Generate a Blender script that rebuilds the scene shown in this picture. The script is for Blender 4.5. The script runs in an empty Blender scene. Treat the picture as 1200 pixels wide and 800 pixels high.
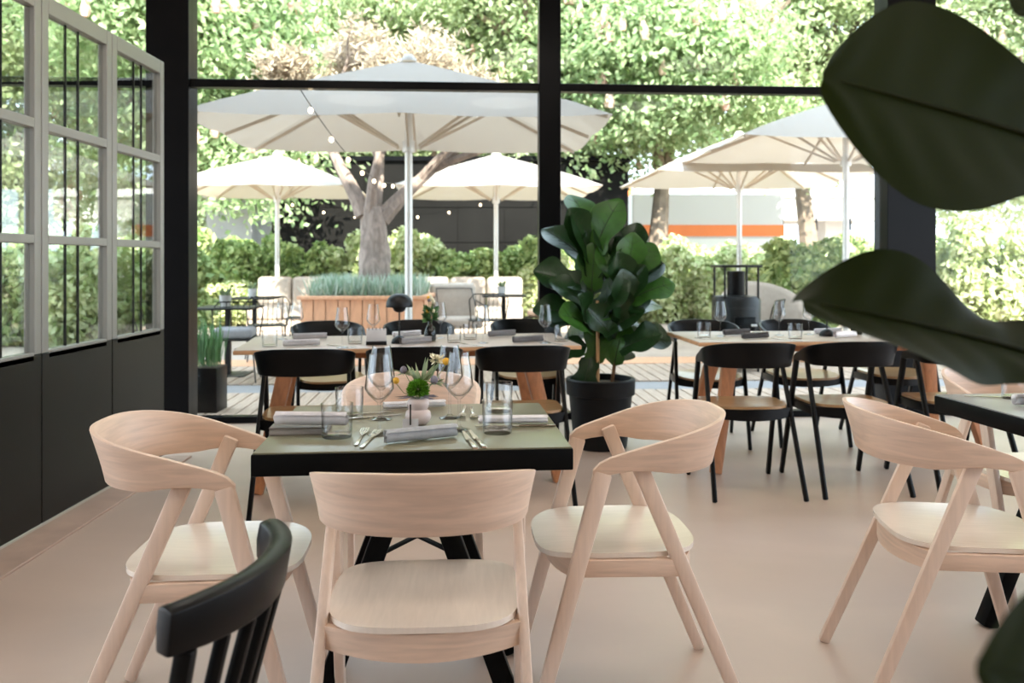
import bpy, bmesh, math, random
from mathutils import Vector, Matrix
R = math.radians
scene = bpy.context.scene
C = scene.collection
random.seed(7)

# ------------------------------------------------------------------ camera
# metres; +Y is the viewing direction, camera stands over the world origin
CAM_H, FPX, HZ = 1.21, 1000.0, 305.0
cam_d = bpy.data.cameras.new('camera')
cam = bpy.data.objects.new('camera', cam_d); C.objects.link(cam)
cam.location = (0, 0, CAM_H); cam.rotation_euler = (R(90), 0, 0)
cam_d.sensor_width = 36.0; cam_d.lens = 36.0 * FPX / 1200.0
cam_d.shift_y = -(400 - HZ) / 1200.0
cam_d.clip_end = 400
cam_d.dof.use_dof = True; cam_d.dof.focus_distance = 2.3; cam_d.dof.aperture_fstop = 4.5
scene.camera = cam

# ------------------------------------------------------------------ world, sun, exposure
w = bpy.data.worlds.new('sky'); scene.world = w; w.use_nodes = True
nt = w.node_tree; nt.nodes.clear()
bg = nt.nodes.new('ShaderNodeBackground'); wo = nt.nodes.new('ShaderNodeOutputWorld')
bg.inputs[0].default_value = (0.70, 0.85, 1.0, 1); bg.inputs[1].default_value = 1.9
nt.links.new(bg.outputs[0], wo.inputs[0])
sd = bpy.data.lights.new('sun', 'SUN'); so = bpy.data.objects.new('sun', sd); C.objects.link(so)
sd.energy = 6.5; sd.angle = R(0.6); sd.color = (1.0, 0.93, 0.82)
SUN_DIR = Vector((-0.22, 0.72, -0.64))           # comes over the roof from behind the camera
so.rotation_euler = SUN_DIR.to_track_quat('-Z', 'Y').to_euler(); so.location = (5, -20, 25)
scene.view_settings.view_transform = 'Standard'; scene.view_settings.look = 'None'
scene.view_settings.exposure = 1.7; scene.view_settings.gamma = 1.0
scene.view_settings.use_curve_mapping = False
scene.cycles.use_denoising = True
scene.cycles.max_bounces = 10; scene.cycles.transparent_max_bounces = 24
scene.cycles.caustics_reflective = False; scene.cycles.caustics_refractive = False

# ------------------------------------------------------------------ helpers
def P(px, py, Y):
    "a point at depth Y"
    return Vector(((px - 600) / FPX * Y, Y, CAM_H - (py - HZ) / FPX * Y))
def T(px, py, h=0.752):
    "point on a horizontal surface of height h"
    Y = (CAM_H - h) / ((py - HZ) / FPX)
    return Vector(((px - 600) / FPX * Y, Y, h))

MATS = {}
def newmat(name):
    m = bpy.data.materials.new(name); m.use_nodes = True
    n = m.node_tree.nodes; l = m.node_tree.links
    return m, n, l, n['Principled BSDF']
def mat(name, col, rough=0.5, metal=0.0, vary=0.0, scale=8.0, bump=0.0, stretch=(1, 1, 1), spec=0.5, coat=0.0, dist=0.0):
    if name in MATS: return MATS[name]
    m, n, l, b = newmat(name)
    b.inputs['Roughness'].default_value = rough; b.inputs['Metallic'].default_value = metal
    b.inputs['Specular IOR Level'].default_value = spec
    if coat: b.inputs['Coat Weight'].default_value = coat; b.inputs['Coat Roughness'].default_value = 0.15
    c = Vector(col)
    if vary > 0:
        tc = n.new('ShaderNodeTexCoord'); mp = n.new('ShaderNodeMapping'); mp.inputs['Scale'].default_value = stretch
        nz = n.new('ShaderNodeTexNoise'); nz.inputs['Scale'].default_value = scale; nz.inputs['Detail'].default_value = 6
        nz.inputs['Distortion'].default_value = dist
        cr = n.new('ShaderNodeValToRGB')
        cr.color_ramp.elements[0].position = 0.3; cr.color_ramp.elements[1].position = 0.7
        cr.color_ramp.elements[0].color = (*(c * (1 - vary)), 1); cr.color_ramp.elements[1].color = (*[min(1, v * (1 + vary)) for v in c], 1)
        l.new(tc.outputs['Object'], mp.inputs[0]); l.new(mp.outputs[0], nz.inputs['Vector'])
        l.new(nz.outputs['Fac'], cr.inputs[0]); l.new(cr.outputs[0], b.inputs['Base Color'])
        if bump:
            bp = n.new('ShaderNodeBump'); bp.inputs['Strength'].default_value = bump; bp.inputs['Distance'].default_value = min(0.02, 0.1 / scale)
            l.new(nz.outputs['Fac'], bp.inputs['Height']); l.new(bp.outputs[0], b.inputs['Normal'])
    else:
        b.inputs['Base Color'].default_value = (*c, 1)
    MATS[name] = m; return m
def glassmat(name, tint, edge, gloss=1.0, rough=0.0, base=0.04):
    "thin clear glass: see-through straight on, mirror-like and darker at a glancing angle"
    if name in MATS: return MATS[name]
    m, n, l, b = newmat(name); n.remove(b)
    out = n['Material Output']
    tr = n.new('ShaderNodeBsdfTransparent'); gl = n.new('ShaderNodeBsdfGlossy'); gl.inputs['Roughness'].default_value = rough
    lw = n.new('ShaderNodeLayerWeight'); lw.inputs['Blend'].default_value = 0.5
    cr = n.new('ShaderNodeValToRGB'); cr.color_ramp.elements[0].color = (*tint, 1); cr.color_ramp.elements[1].color = (*edge, 1)
    cr.color_ramp.elements[0].position = 0.35
    l.new(lw.outputs['Facing'], cr.inputs[0]); l.new(cr.outputs[0], tr.inputs[0])
    pw = n.new('ShaderNodeMath'); pw.operation = 'POWER'; pw.inputs[1].default_value = 4.0
    ml = n.new('ShaderNodeMath'); ml.operation = 'MULTIPLY_ADD'; ml.inputs[1].default_value = 0.8 * gloss; ml.inputs[2].default_value = base * gloss
    l.new(lw.outputs['Facing'], pw.inputs[0]); l.new(pw.outputs[0], ml.inputs[0])
    mx = n.new('ShaderNodeMixShader'); l.new(ml.outputs[0], mx.inputs[0]); l.new(tr.outputs[0], mx.inputs[1]); l.new(gl.outputs[0], mx.inputs[2])
    l.new(mx.outputs[0], out.inputs[0]); MATS[name] = m; return m
def leafmat(name, c1, c2, rough=0.5, trans=0.35, scale=3.0, tcol=None, spec=0.5):
    "leaf: colour differs from leaf to leaf, some light passes through"
    if name in MATS: return MATS[name]
    m, n, l, b = newmat(name); out = n['Material Output']
    geo = n.new('ShaderNodeNewGeometry')
    cr = n.new('ShaderNodeValToRGB'); cr.color_ramp.elements[0].color = (*c1, 1); cr.color_ramp.elements[1].color = (*c2, 1)
    l.new(geo.outputs['Random Per Island'], cr.inputs[0]); l.new(cr.outputs[0], b.inputs['Base Color'])
    b.inputs['Roughness'].default_value = rough; b.inputs['Specular IOR Level'].default_value = spec
    t = n.new('ShaderNodeBsdfTranslucent')
    if tcol: t.inputs[0].default_value = (*tcol, 1)
    else: l.new(cr.outputs[0], t.inputs[0])
    mx = n.new('ShaderNodeMixShader'); mx.inputs[0].default_value = trans
    l.new(b.outputs[0], mx.inputs[1]); l.new(t.outputs[0], mx.inputs[2]); l.new(mx.outputs[0], out.inputs[0])
    MATS[name] = m; return m
def clothmat(name, col, trans=0.3, tcol=None):
    m, n, l, b = newmat(name); out = n['Material Output']
    b.inputs['Base Color'].default_value = (*col, 1); b.inputs['Roughness'].default_value = 0.9
    b.inputs['Specular IOR Level'].default_value = 0.1
    t = n.new('ShaderNodeBsdfTranslucent'); t.inputs[0].default_value = (*(tcol or col), 1)
    mx = n.new('ShaderNodeMixShader'); mx.inputs[0].default_value = trans
    l.new(b.outputs[0], mx.inputs[1]); l.new(t.outputs[0], mx.inputs[2]); l.new(mx.outputs[0], out.inputs[0])
    MATS[name] = m; return m

def obj(name, bm, m, parent=None, loc=None, rot=None, smooth=True, angle=40):
    me = bpy.data.meshes.new(name)
    if isinstance(bm, bmesh.types.BMesh):
        bmesh.ops.recalc_face_normals(bm, faces=bm.faces) if not bm.faces.layers.int.get('keep') else None
        bm.to_mesh(me); bm.free()
    else:
        me.from_pydata(*bm)
    me.materials.append(m)
    if smooth:
        me.shade_smooth()
        try: me.set_sharp_from_angle(angle=R(angle))
        except Exception: pass
    return link(name, me, parent, loc, rot)
def link(name, me, parent=None, loc=None, rot=None):
    o = bpy.data.objects.new(name, me); C.objects.link(o)
    if parent: o.parent = parent
    if loc is not None: o.location = loc
    if rot is not None: o.rotation_euler = rot
    return o
def tag(o, label=None, cat=None, group=None, kind=None):
    if label: o['label'] = label
    if cat: o['category'] = cat
    if group: o['group'] = group
    if kind: o['kind'] = kind
    return o
def thing(name, label, cat, loc=(0, 0, 0), rz=0.0, group=None, kind=None):
    o = bpy.data.objects.new(name, None); C.objects.link(o); o.empty_display_size = 0.1
    o.location = loc; o.rotation_euler = (0, 0, rz)
    return tag(o, label, cat, group, kind)
def dup(root, loc, rz, label, group=None):
    r = root.copy(); C.objects.link(r); r.location = loc; r.rotation_euler = (0, 0, rz)
    r['label'] = label
    if group: r['group'] = group
    for ch in list(root.children):
        c = ch.copy(); C.objects.link(c); c.parent = r
        for g in ch.children:
            d = g.copy(); C.objects.link(d); d.parent = c
    return r

def bevel(bm, w, seg=2, ang=30):
    if w <= 0: return
    es = [e for e in bm.edges if len(e.link_faces) == 2 and e.calc_face_angle(0) > R(ang)]
    bmesh.ops.bevel(bm, geom=es, offset=w, segments=seg, affect='EDGES', profile=0.5, clamp_overlap=True)
def box(x0, x1, y0, y1, z0, z1, bev=0.0, seg=2, bm=None):
    b = bmesh.new()
    v = [b.verts.new((x, y, z)) for x in (x0, x1) for y in (y0, y1) for z in (z0, z1)]
    for f in ((0, 1, 3, 2), (4, 6, 7, 5), (0, 4, 5, 1), (2, 3, 7, 6), (0, 2, 6, 4), (1, 5, 7, 3)): b.faces.new([v[i] for i in f])
    bmesh.ops.recalc_face_normals(b, faces=b.faces); bevel(b, bev, seg)
    return merge(bm, b)
def merge(bm, b):
    if bm is None: return b
    me = bpy.data.meshes.new('t'); b.to_mesh(me); b.free(); bm.from_mesh(me); bpy.data.meshes.remove(me); return bm
def beam(p0, p1, w, d, side=(1, 0, 0), bev=0.0, w1=None, d1=None, bm=None, seg=2):
    "bar with a rectangular section: w along side, d across it"
    p0 = Vector(p0); p1 = Vector(p1); ax = (p1 - p0).normalized(); s = Vector(side); s = (s - ax * s.dot(ax)).normalized(); t = ax.cross(s)
    b = bmesh.new(); rings = []
    for p, ww, dd in ((p0, w, d), (p1, w1 or w, d1 or d)):
        rings.append([b.verts.new(p + s * (a * ww / 2) + t * (c * dd / 2)) for a, c in ((-1, -1), (1, -1), (1, 1), (-1, 1))])
    for i in range(4): b.faces.new((rings[0][i], rings[0][(i + 1) % 4], rings[1][(i + 1) % 4], rings[1][i]))
    b.faces.new(rings[0][::-1]); b.faces.new(rings[1])
    bmesh.ops.recalc_face_normals(b, faces=b.faces); bevel(b, bev, seg)
    return merge(bm, b)
def tube(pts, r, seg=8, bm=None, cap=True):
    b = bm or bmesh.new(); pts = [Vector(p) for p in pts]; rs = r if isinstance(r, (list, tuple)) else [r] * len(pts)
    prev = None; rings = []
    for i, p in enumerate(pts):
        d = (pts[min(i + 1, len(pts) - 1)] - pts[max(i - 1, 0)]).normalized()
        if prev is None: s = d.orthogonal().normalized()
        else: s = (prev - d * prev.dot(d)).normalized()
        prev = s; t = d.cross(s)
        rings.append([b.verts.new(p + (s * math.cos(a) + t * math.sin(a)) * rs[i]) for a in [2 * math.pi * k / seg for k in range(seg)]])
    for i in range(len(rings) - 1):
        for k in range(seg): b.faces.new((rings[i][k], rings[i][(k + 1) % seg], rings[i + 1][(k + 1) % seg], rings[i + 1][k]))
    if cap: b.faces.new(rings[0][::-1]); b.faces.new(rings[-1])
    return b
def lathe(prof, seg=24, bm=None, off=(0, 0, 0)):
    "prof: (radius, z) pairs; a radius of 0 closes the end"
    b = bm or bmesh.new(); o = Vector(off); rings = []
    for r, z in prof:
        if r <= 1e-6: rings.append([b.verts.new(o + Vector((0, 0, z)))])
        else: rings.append([b.verts.new(o + Vector((r * math.cos(2 * math.pi * k / seg), r * math.sin(2 * math.pi * k / seg), z))) for k in range(seg)])
    for a, c in zip(rings[:-1], rings[1:]):
        for k in range(seg):
            k2 = (k + 1) % seg
            if len(a) == 1 and len(c) == 1: continue
            if len(a) == 1: b.faces.new((a[0], c[k], c[k2]))
            elif len(c) == 1: b.faces.new((a[k], a[k2], c[0]))
            else: b.faces.new((a[k], a[k2], c[k2], c[k]))
    return b
def plate(outline, z0, z1, bev=0.0, zf=None):
    "flat plate from an outline; zf(x, y) lifts it"
    b = bmesh.new(); v0 = [b.verts.new((x, y, z0)) for x, y in outline]; v1 = [b.verts.new((x, y, z1)) for x, y in outline]; n = len(outline)
    b.faces.new(v0[::-1]); b.faces.new(v1)
    for i in range(n): b.faces.new((v0[i], v0[(i + 1) % n], v1[(i + 1) % n], v1[i]))
    bmesh.ops.recalc_face_normals(b, faces=b.faces)
    if bev: bevel(b, bev, 2, 50)
    return b

# ------------------------------------------------------------------ materials
M = {}
M['floor'] = mat('floor_screed', (0.49, 0.37, 0.295), 0.38, vary=0.07, scale=1.2, bump=0.02, stretch=(1, 1.6, 1), dist=0.6)
M['mat'] = mat('floor_edging', (0.42, 0.29, 0.22), 0.6, vary=0.1, scale=6)
M['steel'] = mat('black_steel', (0.0035, 0.0035, 0.004), 0.30, vary=0.15, scale=4, spec=0.09)
M['frame'] = mat('door_frame_sheen', (0.25, 0.235, 0.21), 0.38, metal=0.25, vary=0.06, scale=3)  # room reflection on the frame put into its lighter grey
M['kick'] = mat('door_panel_dark', (0.010, 0.0095, 0.0075), 0.34, vary=0.1, scale=2, spec=0.2)
M['white'] = mat('white_paint', (0.80, 0.79, 0.77), 0.6, vary=0.03, scale=3)
M['pane'] = glassmat('window_glass', (0.96, 0.98, 0.97), (0.72, 0.78, 0.75), 0.22)
M['pane2'] = glassmat('door_glass', (0.86, 0.88, 0.86), (0.8, 0.82, 0.8), 0.9, base=0.06)
M['ceil'] = mat('ceiling_paint', (0.60, 0.57, 0.53), 0.8, vary=0.03, scale=3)
M['facade'] = mat('upper_facade', (0.10, 0.10, 0.10), 0.7, vary=0.1, scale=1)
M['blockwall'] = mat('blocking_wall_dark', (0.22, 0.18, 0.15), 0.8, vary=0.1, scale=3)  # kept dark so the added rear wall returns little fill
M['beech'] = mat('pale_beech', (0.68, 0.49, 0.37), 0.42, vary=0.11, scale=6, stretch=(1.2, 1.2, 12), bump=0.02, dist=0.6)
M['beech_leg'] = mat('pale_beech_leg', (0.70, 0.53, 0.42), 0.42, vary=0.06, scale=9, stretch=(9, 9, 0.7), bump=0.02, dist=0.5)
M['beech_seat'] = mat('beech_seat_sheen', (0.78, 0.67, 0.57), 0.25, vary=0.04, scale=9, stretch=(9, 0.8, 2), bump=0.01, dist=0.5, coat=0.3)  # window sheen on the seat put into its paler colour
M['oak'] = mat('warm_oak', (0.48, 0.20, 0.085), 0.45, vary=0.2, scale=6, stretch=(6, 6, 1.2), bump=0.03, dist=0.8)
M['oak_top'] = mat('light_table_laminate', (0.44, 0.355, 0.29), 0.35, vary=0.05, scale=3, stretch=(1, 5, 1))
M['oak_edge'] = mat('oak_edge_band', (0.58, 0.32, 0.16), 0.5, vary=0.15, scale=8, stretch=(1, 8, 8))
M['black'] = mat('black_lacquered_wood', (0.003, 0.003, 0.0032), 0.36, vary=0.2, scale=10, stretch=(1, 1, 4), spec=0.16)
M['black_tbl'] = mat('black_table_edge', (0.003, 0.003, 0.003), 0.45, vary=0.15, scale=12, stretch=(1, 1, 4), spec=0.08)
M['lino'] = mat('olive_linoleum', (0.20, 0.185, 0.115), 0.28, vary=0.06, scale=4, coat=0.1)
M['greyt'] = mat('grey_linoleum', (0.30, 0.30, 0.29), 0.28, vary=0.06, scale=4)
M['tanseat'] = mat('tan_wood_seat', (0.34, 0.20, 0.09), 0.28, vary=0.15, scale=6, stretch=(1, 6, 1), coat=0.2)
M['glass'] = glassmat('clear_drinking_glass', (0.985, 0.985, 0.985), (0.58, 0.58, 0.57), 1.0, base=0.035)
M['cutlery'] = mat('brushed_cutlery', (0.62, 0.57, 0.50), 0.22, metal=1.0, vary=0.05, scale=20)
M['nap_w'] = mat('white_linen', (0.93, 0.90, 0.90), 0.9, vary=0.05, scale=60, bump=0.1, spec=0.1)
M['nap_g'] = mat('grey_linen', (0.66, 0.67, 0.69), 0.9, vary=0.08, scale=60, bump=0.1, spec=0.1)
M['nap_d'] = mat('dark_grey_linen', (0.46, 0.44, 0.44), 0.9, vary=0.08, scale=60, bump=0.1, spec=0.1)
M['book'] = mat('taupe_menu_cover', (0.16, 0.13, 0.11), 0.5, vary=0.1, scale=20)
M['paper'] = mat('menu_paper', (0.30, 0.27, 0.24), 0.8, vary=0.05, scale=30)
M['blush'] = mat('blush_ceramic', (0.62, 0.50, 0.46), 0.35, vary=0.04, scale=10)
M['card'] = mat('pale_grey_card', (0.62, 0.60, 0.60), 0.5, vary=0.04, scale=20)
M['matblack'] = mat('matt_black_metal', (0.004, 0.004, 0.0045), 0.42, vary=0.1, scale=10, spec=0.3)
M['potblk'] = mat('black_plastic_pot', (0.004, 0.0045, 0.005), 0.5, vary=0.15, scale=6, spec=0.25)
M['soil'] = mat('potting_soil', (0.10, 0.07, 0.05), 0.95, vary=0.4, scale=25, bump=0.5)
M['bark'] = mat('plant_stem_bark', (0.16, 0.09, 0.045), 0.8, vary=0.3, scale=20, bump=0.3)
M['stake'] = mat('wooden_stake', (0.52, 0.31, 0.15), 0.6, vary=0.1, scale=10)
M['fig'] = mat('fig_leaf', (0.012, 0.040, 0.010), 0.30, vary=0.35, scale=9, spec=0.35)
M['figlite'] = mat('fig_leaf_highlight', (0.035, 0.110, 0.015), 0.34, vary=0.3, scale=9, spec=0.35)  # leaf highlights put into a lighter green
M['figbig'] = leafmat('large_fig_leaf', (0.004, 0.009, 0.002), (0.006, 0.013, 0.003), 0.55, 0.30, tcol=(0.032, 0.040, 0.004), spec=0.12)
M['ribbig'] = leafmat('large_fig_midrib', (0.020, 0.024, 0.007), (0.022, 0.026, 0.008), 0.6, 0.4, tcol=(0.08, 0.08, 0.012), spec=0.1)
M['rib'] = mat('fig_midrib', (0.016, 0.030, 0.009), 0.45, vary=0.1, scale=10)
M['figdry'] = mat('fig_leaf_dry_rim', (0.35, 0.15, 0.03), 0.6, vary=0.3, scale=15)
M['deck'] = mat('weathered_deck_board', (0.44, 0.33, 0.255), 0.7, vary=0.22, scale=3, stretch=(8, 1, 4), bump=0.1)
M['strip_grey'] = mat('grey_deck_strip', (0.28, 0.27, 0.275), 0.8, vary=0.08, scale=3)
M['gravel'] = mat('pale_gravel', (0.40, 0.32, 0.26), 0.95, vary=0.12, scale=1.5, bump=0.2)
M['canvas'] = clothmat('parasol_canvas', (0.56, 0.54, 0.52), 0.22, (0.75, 0.55, 0.36))
M['alu'] = mat('parasol_aluminium', (0.66, 0.64, 0.62), 0.35, metal=0.35, vary=0.04, scale=10)
M['ribwood'] = mat('parasol_rib', (0.50, 0.42, 0.34), 0.45, vary=0.05, scale=10)
M['cedar'] = mat('cedar_planter_board', (0.62, 0.33, 0.19), 0.6, vary=0.16, scale=4, stretch=(5, 5, 1), bump=0.05)
M['trunk'] = mat('gnarled_bark', (0.25, 0.195, 0.165), 0.9, vary=0.35, scale=7, stretch=(1.5, 1.5, 0.6), bump=1.0, dist=1.5)
M['trunk2'] = mat('chestnut_bark', (0.20, 0.15, 0.11), 0.9, vary=0.35, scale=5, bump=0.8)
M['blossom'] = leafmat('pale_olive_twig_leaf', (0.33, 0.26, 0.18), (0.52, 0.44, 0.33), 0.6, 0.3)
M['chest'] = leafmat('chestnut_leaf', (0.33, 0.42, 0.20), (0.62, 0.68, 0.45), 0.5, 0.5)
M['chest2'] = leafmat('chestnut_leaf_deep', (0.22, 0.34, 0.14), (0.52, 0.61, 0.36), 0.5, 0.5)
M['candle'] = leafmat('chestnut_flower', (0.75, 0.45, 0.40), (0.80, 0.66, 0.52), 0.7, 0.3)
M['shrub'] = leafmat('shrub_leaf', (0.13, 0.22, 0.05), (0.48, 0.55, 0.23), 0.45, 0.3)
M['shrub2'] = leafmat('light_shrub_leaf', (0.32, 0.42, 0.15), (0.70, 0.72, 0.45), 0.45, 0.3)
M['lav'] = leafmat('lavender_leaf', (0.20, 0.32, 0.20), (0.50, 0.56, 0.48), 0.6, 0.2)
M['grass'] = leafmat('reed_blade', (0.06, 0.16, 0.05), (0.16, 0.32, 0.12), 0.5, 0.25)
M['moss'] = leafmat('green_trick_bristle', (0.09, 0.27, 0.015), (0.20, 0.45, 0.04), 0.6, 0.25)
M['sage'] = leafmat('grey_green_leaf', (0.13, 0.20, 0.10), (0.33, 0.38, 0.20), 0.5, 0.2)
M['thistle'] = mat('thistle_head', (0.19, 0.17, 0.20), 0.8, vary=0.3, scale=80, bump=0.6)
M['craspedia'] = mat('yellow_ball_flower', (0.75, 0.40, 0.04), 0.8, vary=0.15, scale=120, bump=0.5)
M['whiteflower'] = mat('cream_petal', (0.78, 0.72, 0.52), 0.7, vary=0.1, scale=30)
M['bouquet'] = leafmat('bouquet_leaf', (0.03, 0.10, 0.03), (0.12, 0.25, 0.07), 0.5, 0.2)
M['sofa'] = mat('beige_outdoor_fabric', (0.46, 0.39, 0.33), 0.9, vary=0.06, scale=20, spec=0.1)
M['wall_dk'] = mat('charcoal_cladding', (0.010, 0.0095, 0.009), 0.9, vary=0.2, scale=1, spec=0.05)
M['contain'] = mat('pale_grey_metal', (0.50, 0.50, 0.52), 0.5, vary=0.04, scale=2)
M['orange'] = mat('orange_paint', (0.85, 0.22, 0.06), 0.5, vary=0.04, scale=2)
M['white'] = mat('white_paint', (0.80, 0.79, 0.77), 0.6, vary=0.03, scale=3)
M['conc'] = mat('concrete', (0.48, 0.46, 0.43), 0.8, vary=0.08, scale=2)
M['greycush'] = mat('grey_outdoor_cushion', (0.30, 0.30, 0.32), 0.9, vary=0.1, scale=20)
M['peach'] = mat('peach_cushion', (0.75, 0.50, 0.34), 0.9, vary=0.06, scale=20)
M['flute'] = glassmat('dark_bottle_glass', (0.30, 0.33, 0.30), (0.05, 0.06, 0.05), 1.0, base=0.06)
mb, n_, l_, b_ = newmat('warm_bulb'); b_.inputs['Emission Color'].default_value = (1.0, 0.72, 0.42, 1); b_.inputs['Emission Strength'].default_value = 4.0; M['bulb'] = mb

# ================================================================== STRUCTURE
def struct(name, bm, m, parent=None, loc=None, rot=None, smooth=False):
    o = obj(name, bm, m, parent, loc, rot, smooth)
    if parent is None: o['kind'] = 'structure'
    return o
WALL_A = math.atan(0.063); WY = 6.46
struct('floor', plate([(-7, -3.6), (7, -3.6), (7, 6.46 + 7 * 0.063 + 0.05), (-7, 6.46 - 7 * 0.063 + 0.05)], -0.12, 0.0), M['floor'])
struct('ceiling', plate([(-7, -3.6), (7, -3.6), (7, 6.9), (-7, 6.0)], 3.5, 3.6), M['ceil'])
struct('shade_storey', plate([(-7.2, -3.6), (9, -3.6), (9, 7.0), (-7.2, 6.0)], 3.6, 7.2), M['facade'])  # unseen upper storey, raised so its shadow covers the near terrace
struct('blocking_wall', box(-7, 7, -3.7, -3.6, 0, 3.5), M['blockwall'])  # unseen wall added to cut light from behind the camera
struct('ground', plate([(-70, -40), (70, -40), (70, 110), (-70, 110)], -0.35, -0.13), M['gravel'])

def WP(x, dy, z):
    "window-wall coordinates to world"
    return Vector((x * math.cos(WALL_A) - dy * math.sin(WALL_A), WY + x * math.sin(WALL_A) + dy * math.cos(WALL_A), z))
WLOC = (0, WY, 0); WROT = (0, 0, WALL_A)
def wbox(name, x0, x1, y0, y1, z0, z1, m, bev=0.004): return struct(name, box(x0, x1, y0, y1, z0, z1, bev), m, None, WLOC, WROT)
wbox('trim_1', -2.70, -2.39, -0.02, 0.20, 0, 3.5, M['steel'])
wbox('trim_2', 0.205, 0.37, -0.02, 0.13, 0, 3.5, M['steel'])
wbox('trim_3', 2.92, 3.31, -0.02, 0.20, 0, 3.5, M['steel'])
wbox('trim_4', -5.2, -5.05, -0.02, 0.13, 0, 3.5, M['steel'])
wbox('trim_5', 5.9, 6.05, -0.02, 0.13, 0, 3.5, M['steel'])
bays = [(-5.05, -2.70), (-2.39, 0.205), (0.37, 2.92), (3.31, 5.9)]
for i, (a, b) in enumerate(bays):
    wn = thing('window_%d' % (i + 1), None, None, WLOC, WALL_A, kind='structure')
    obj('transom', box(a, b, 0.0, 0.09, 2.495, 2.555, 0.004), M['steel'], wn, smooth=False)
    obj('bottom_rail', box(a, b, 0.0, 0.09, 0.0, 0.05, 0.004), M['steel'], wn, smooth=False)
    obj('top_rail', box(a, b, 0.0, 0.09, 3.44, 3.5, 0.004), M['steel'], wn, smooth=False)
    for z0, z1 in ((0.05, 2.495), (2.555, 3.44)):
        obj('pane', box(a, b, 0.042, 0.046, z0, z1), M['pane'], wn, smooth=False)

me_, n_, l_, b_ = newmat('fill_disc_glow'); b_.inputs['Emission Color'].default_value = (1.0, 0.93, 0.84, 1); b_.inputs['Emission Strength'].default_value = 2.4; M['fill_face'] = me_  # glow of the added overhead fill discs
for x in (-1.4, 0.6, 2.6):  # unseen overhead discs added to fill the room from above
    for y in (0.9, 3.6):
        cl = thing('fill_disc', None, None, (x, y, 3.5), 0, kind='structure')
        obj('disc_back', lathe([(0, 0.0), (0.5, 0.0), (0.5, -0.06), (0.48, -0.06), (0.48, -0.01), (0, -0.01)], 32), M['white'], cl, smooth=False)
        obj('fill_face', lathe([(0.478, -0.05), (0, -0.05)], 32), M['fill_face'], cl, smooth=False)
# folding partition doors on the left
DX = -2.15
dY = [2.50, 3.18, 3.86, 4.54, 5.22]
for i in range(4):
    y0, y1 = dY[i], dY[i + 1]
    d = thing('door_%d' % (i + 1), None, None, (DX, y0, 0), 0, kind='structure')
    L = y1 - y0 - 0.006; t = 0.025; sw = 0.055
    for a, b in ((0, sw), (L - sw, L)):
        obj('stile', box(-t, t, a, b, 0.79, 2.42, 0.004), M['frame'], d, smooth=False)
    for z0, z1, mm in ((2.34, 2.42, 'frame'), (1.80, 1.845, 'frame'), (1.285, 1.325, 'frame'), (0.76, 0.80, 'frame')):
        obj('rail', box(-t, t, sw, L - sw, z0, z1, 0.004), M[mm], d, smooth=False)
    for a in (0.30, 0.40) if i != 2 else (0.24, 0.36):
        obj('pane_line', box(-0.006, 0.006, a, a + 0.007, 0.80, 2.34), M['kick'], d, smooth=False)  # thin bars stand for reflections and frames behind the glass
    obj('pane', box(-0.003, 0.003, sw, L - sw, 0.80, 2.34), M['pane2'], d, smooth=False)
    obj('kick_panel', box(-t, t, 0.0, L, 0.02, 0.79, 0.004), M['kick'], d, smooth=False)
obj_ = struct('trim_6', plate([(-2.12, 2.3), (-1.93, 2.3), (-1.93, 3.10), (-1.97, 5.25), (-2.12, 5.25)], 0.0, 0.012, 0.003), M['mat'])

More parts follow.
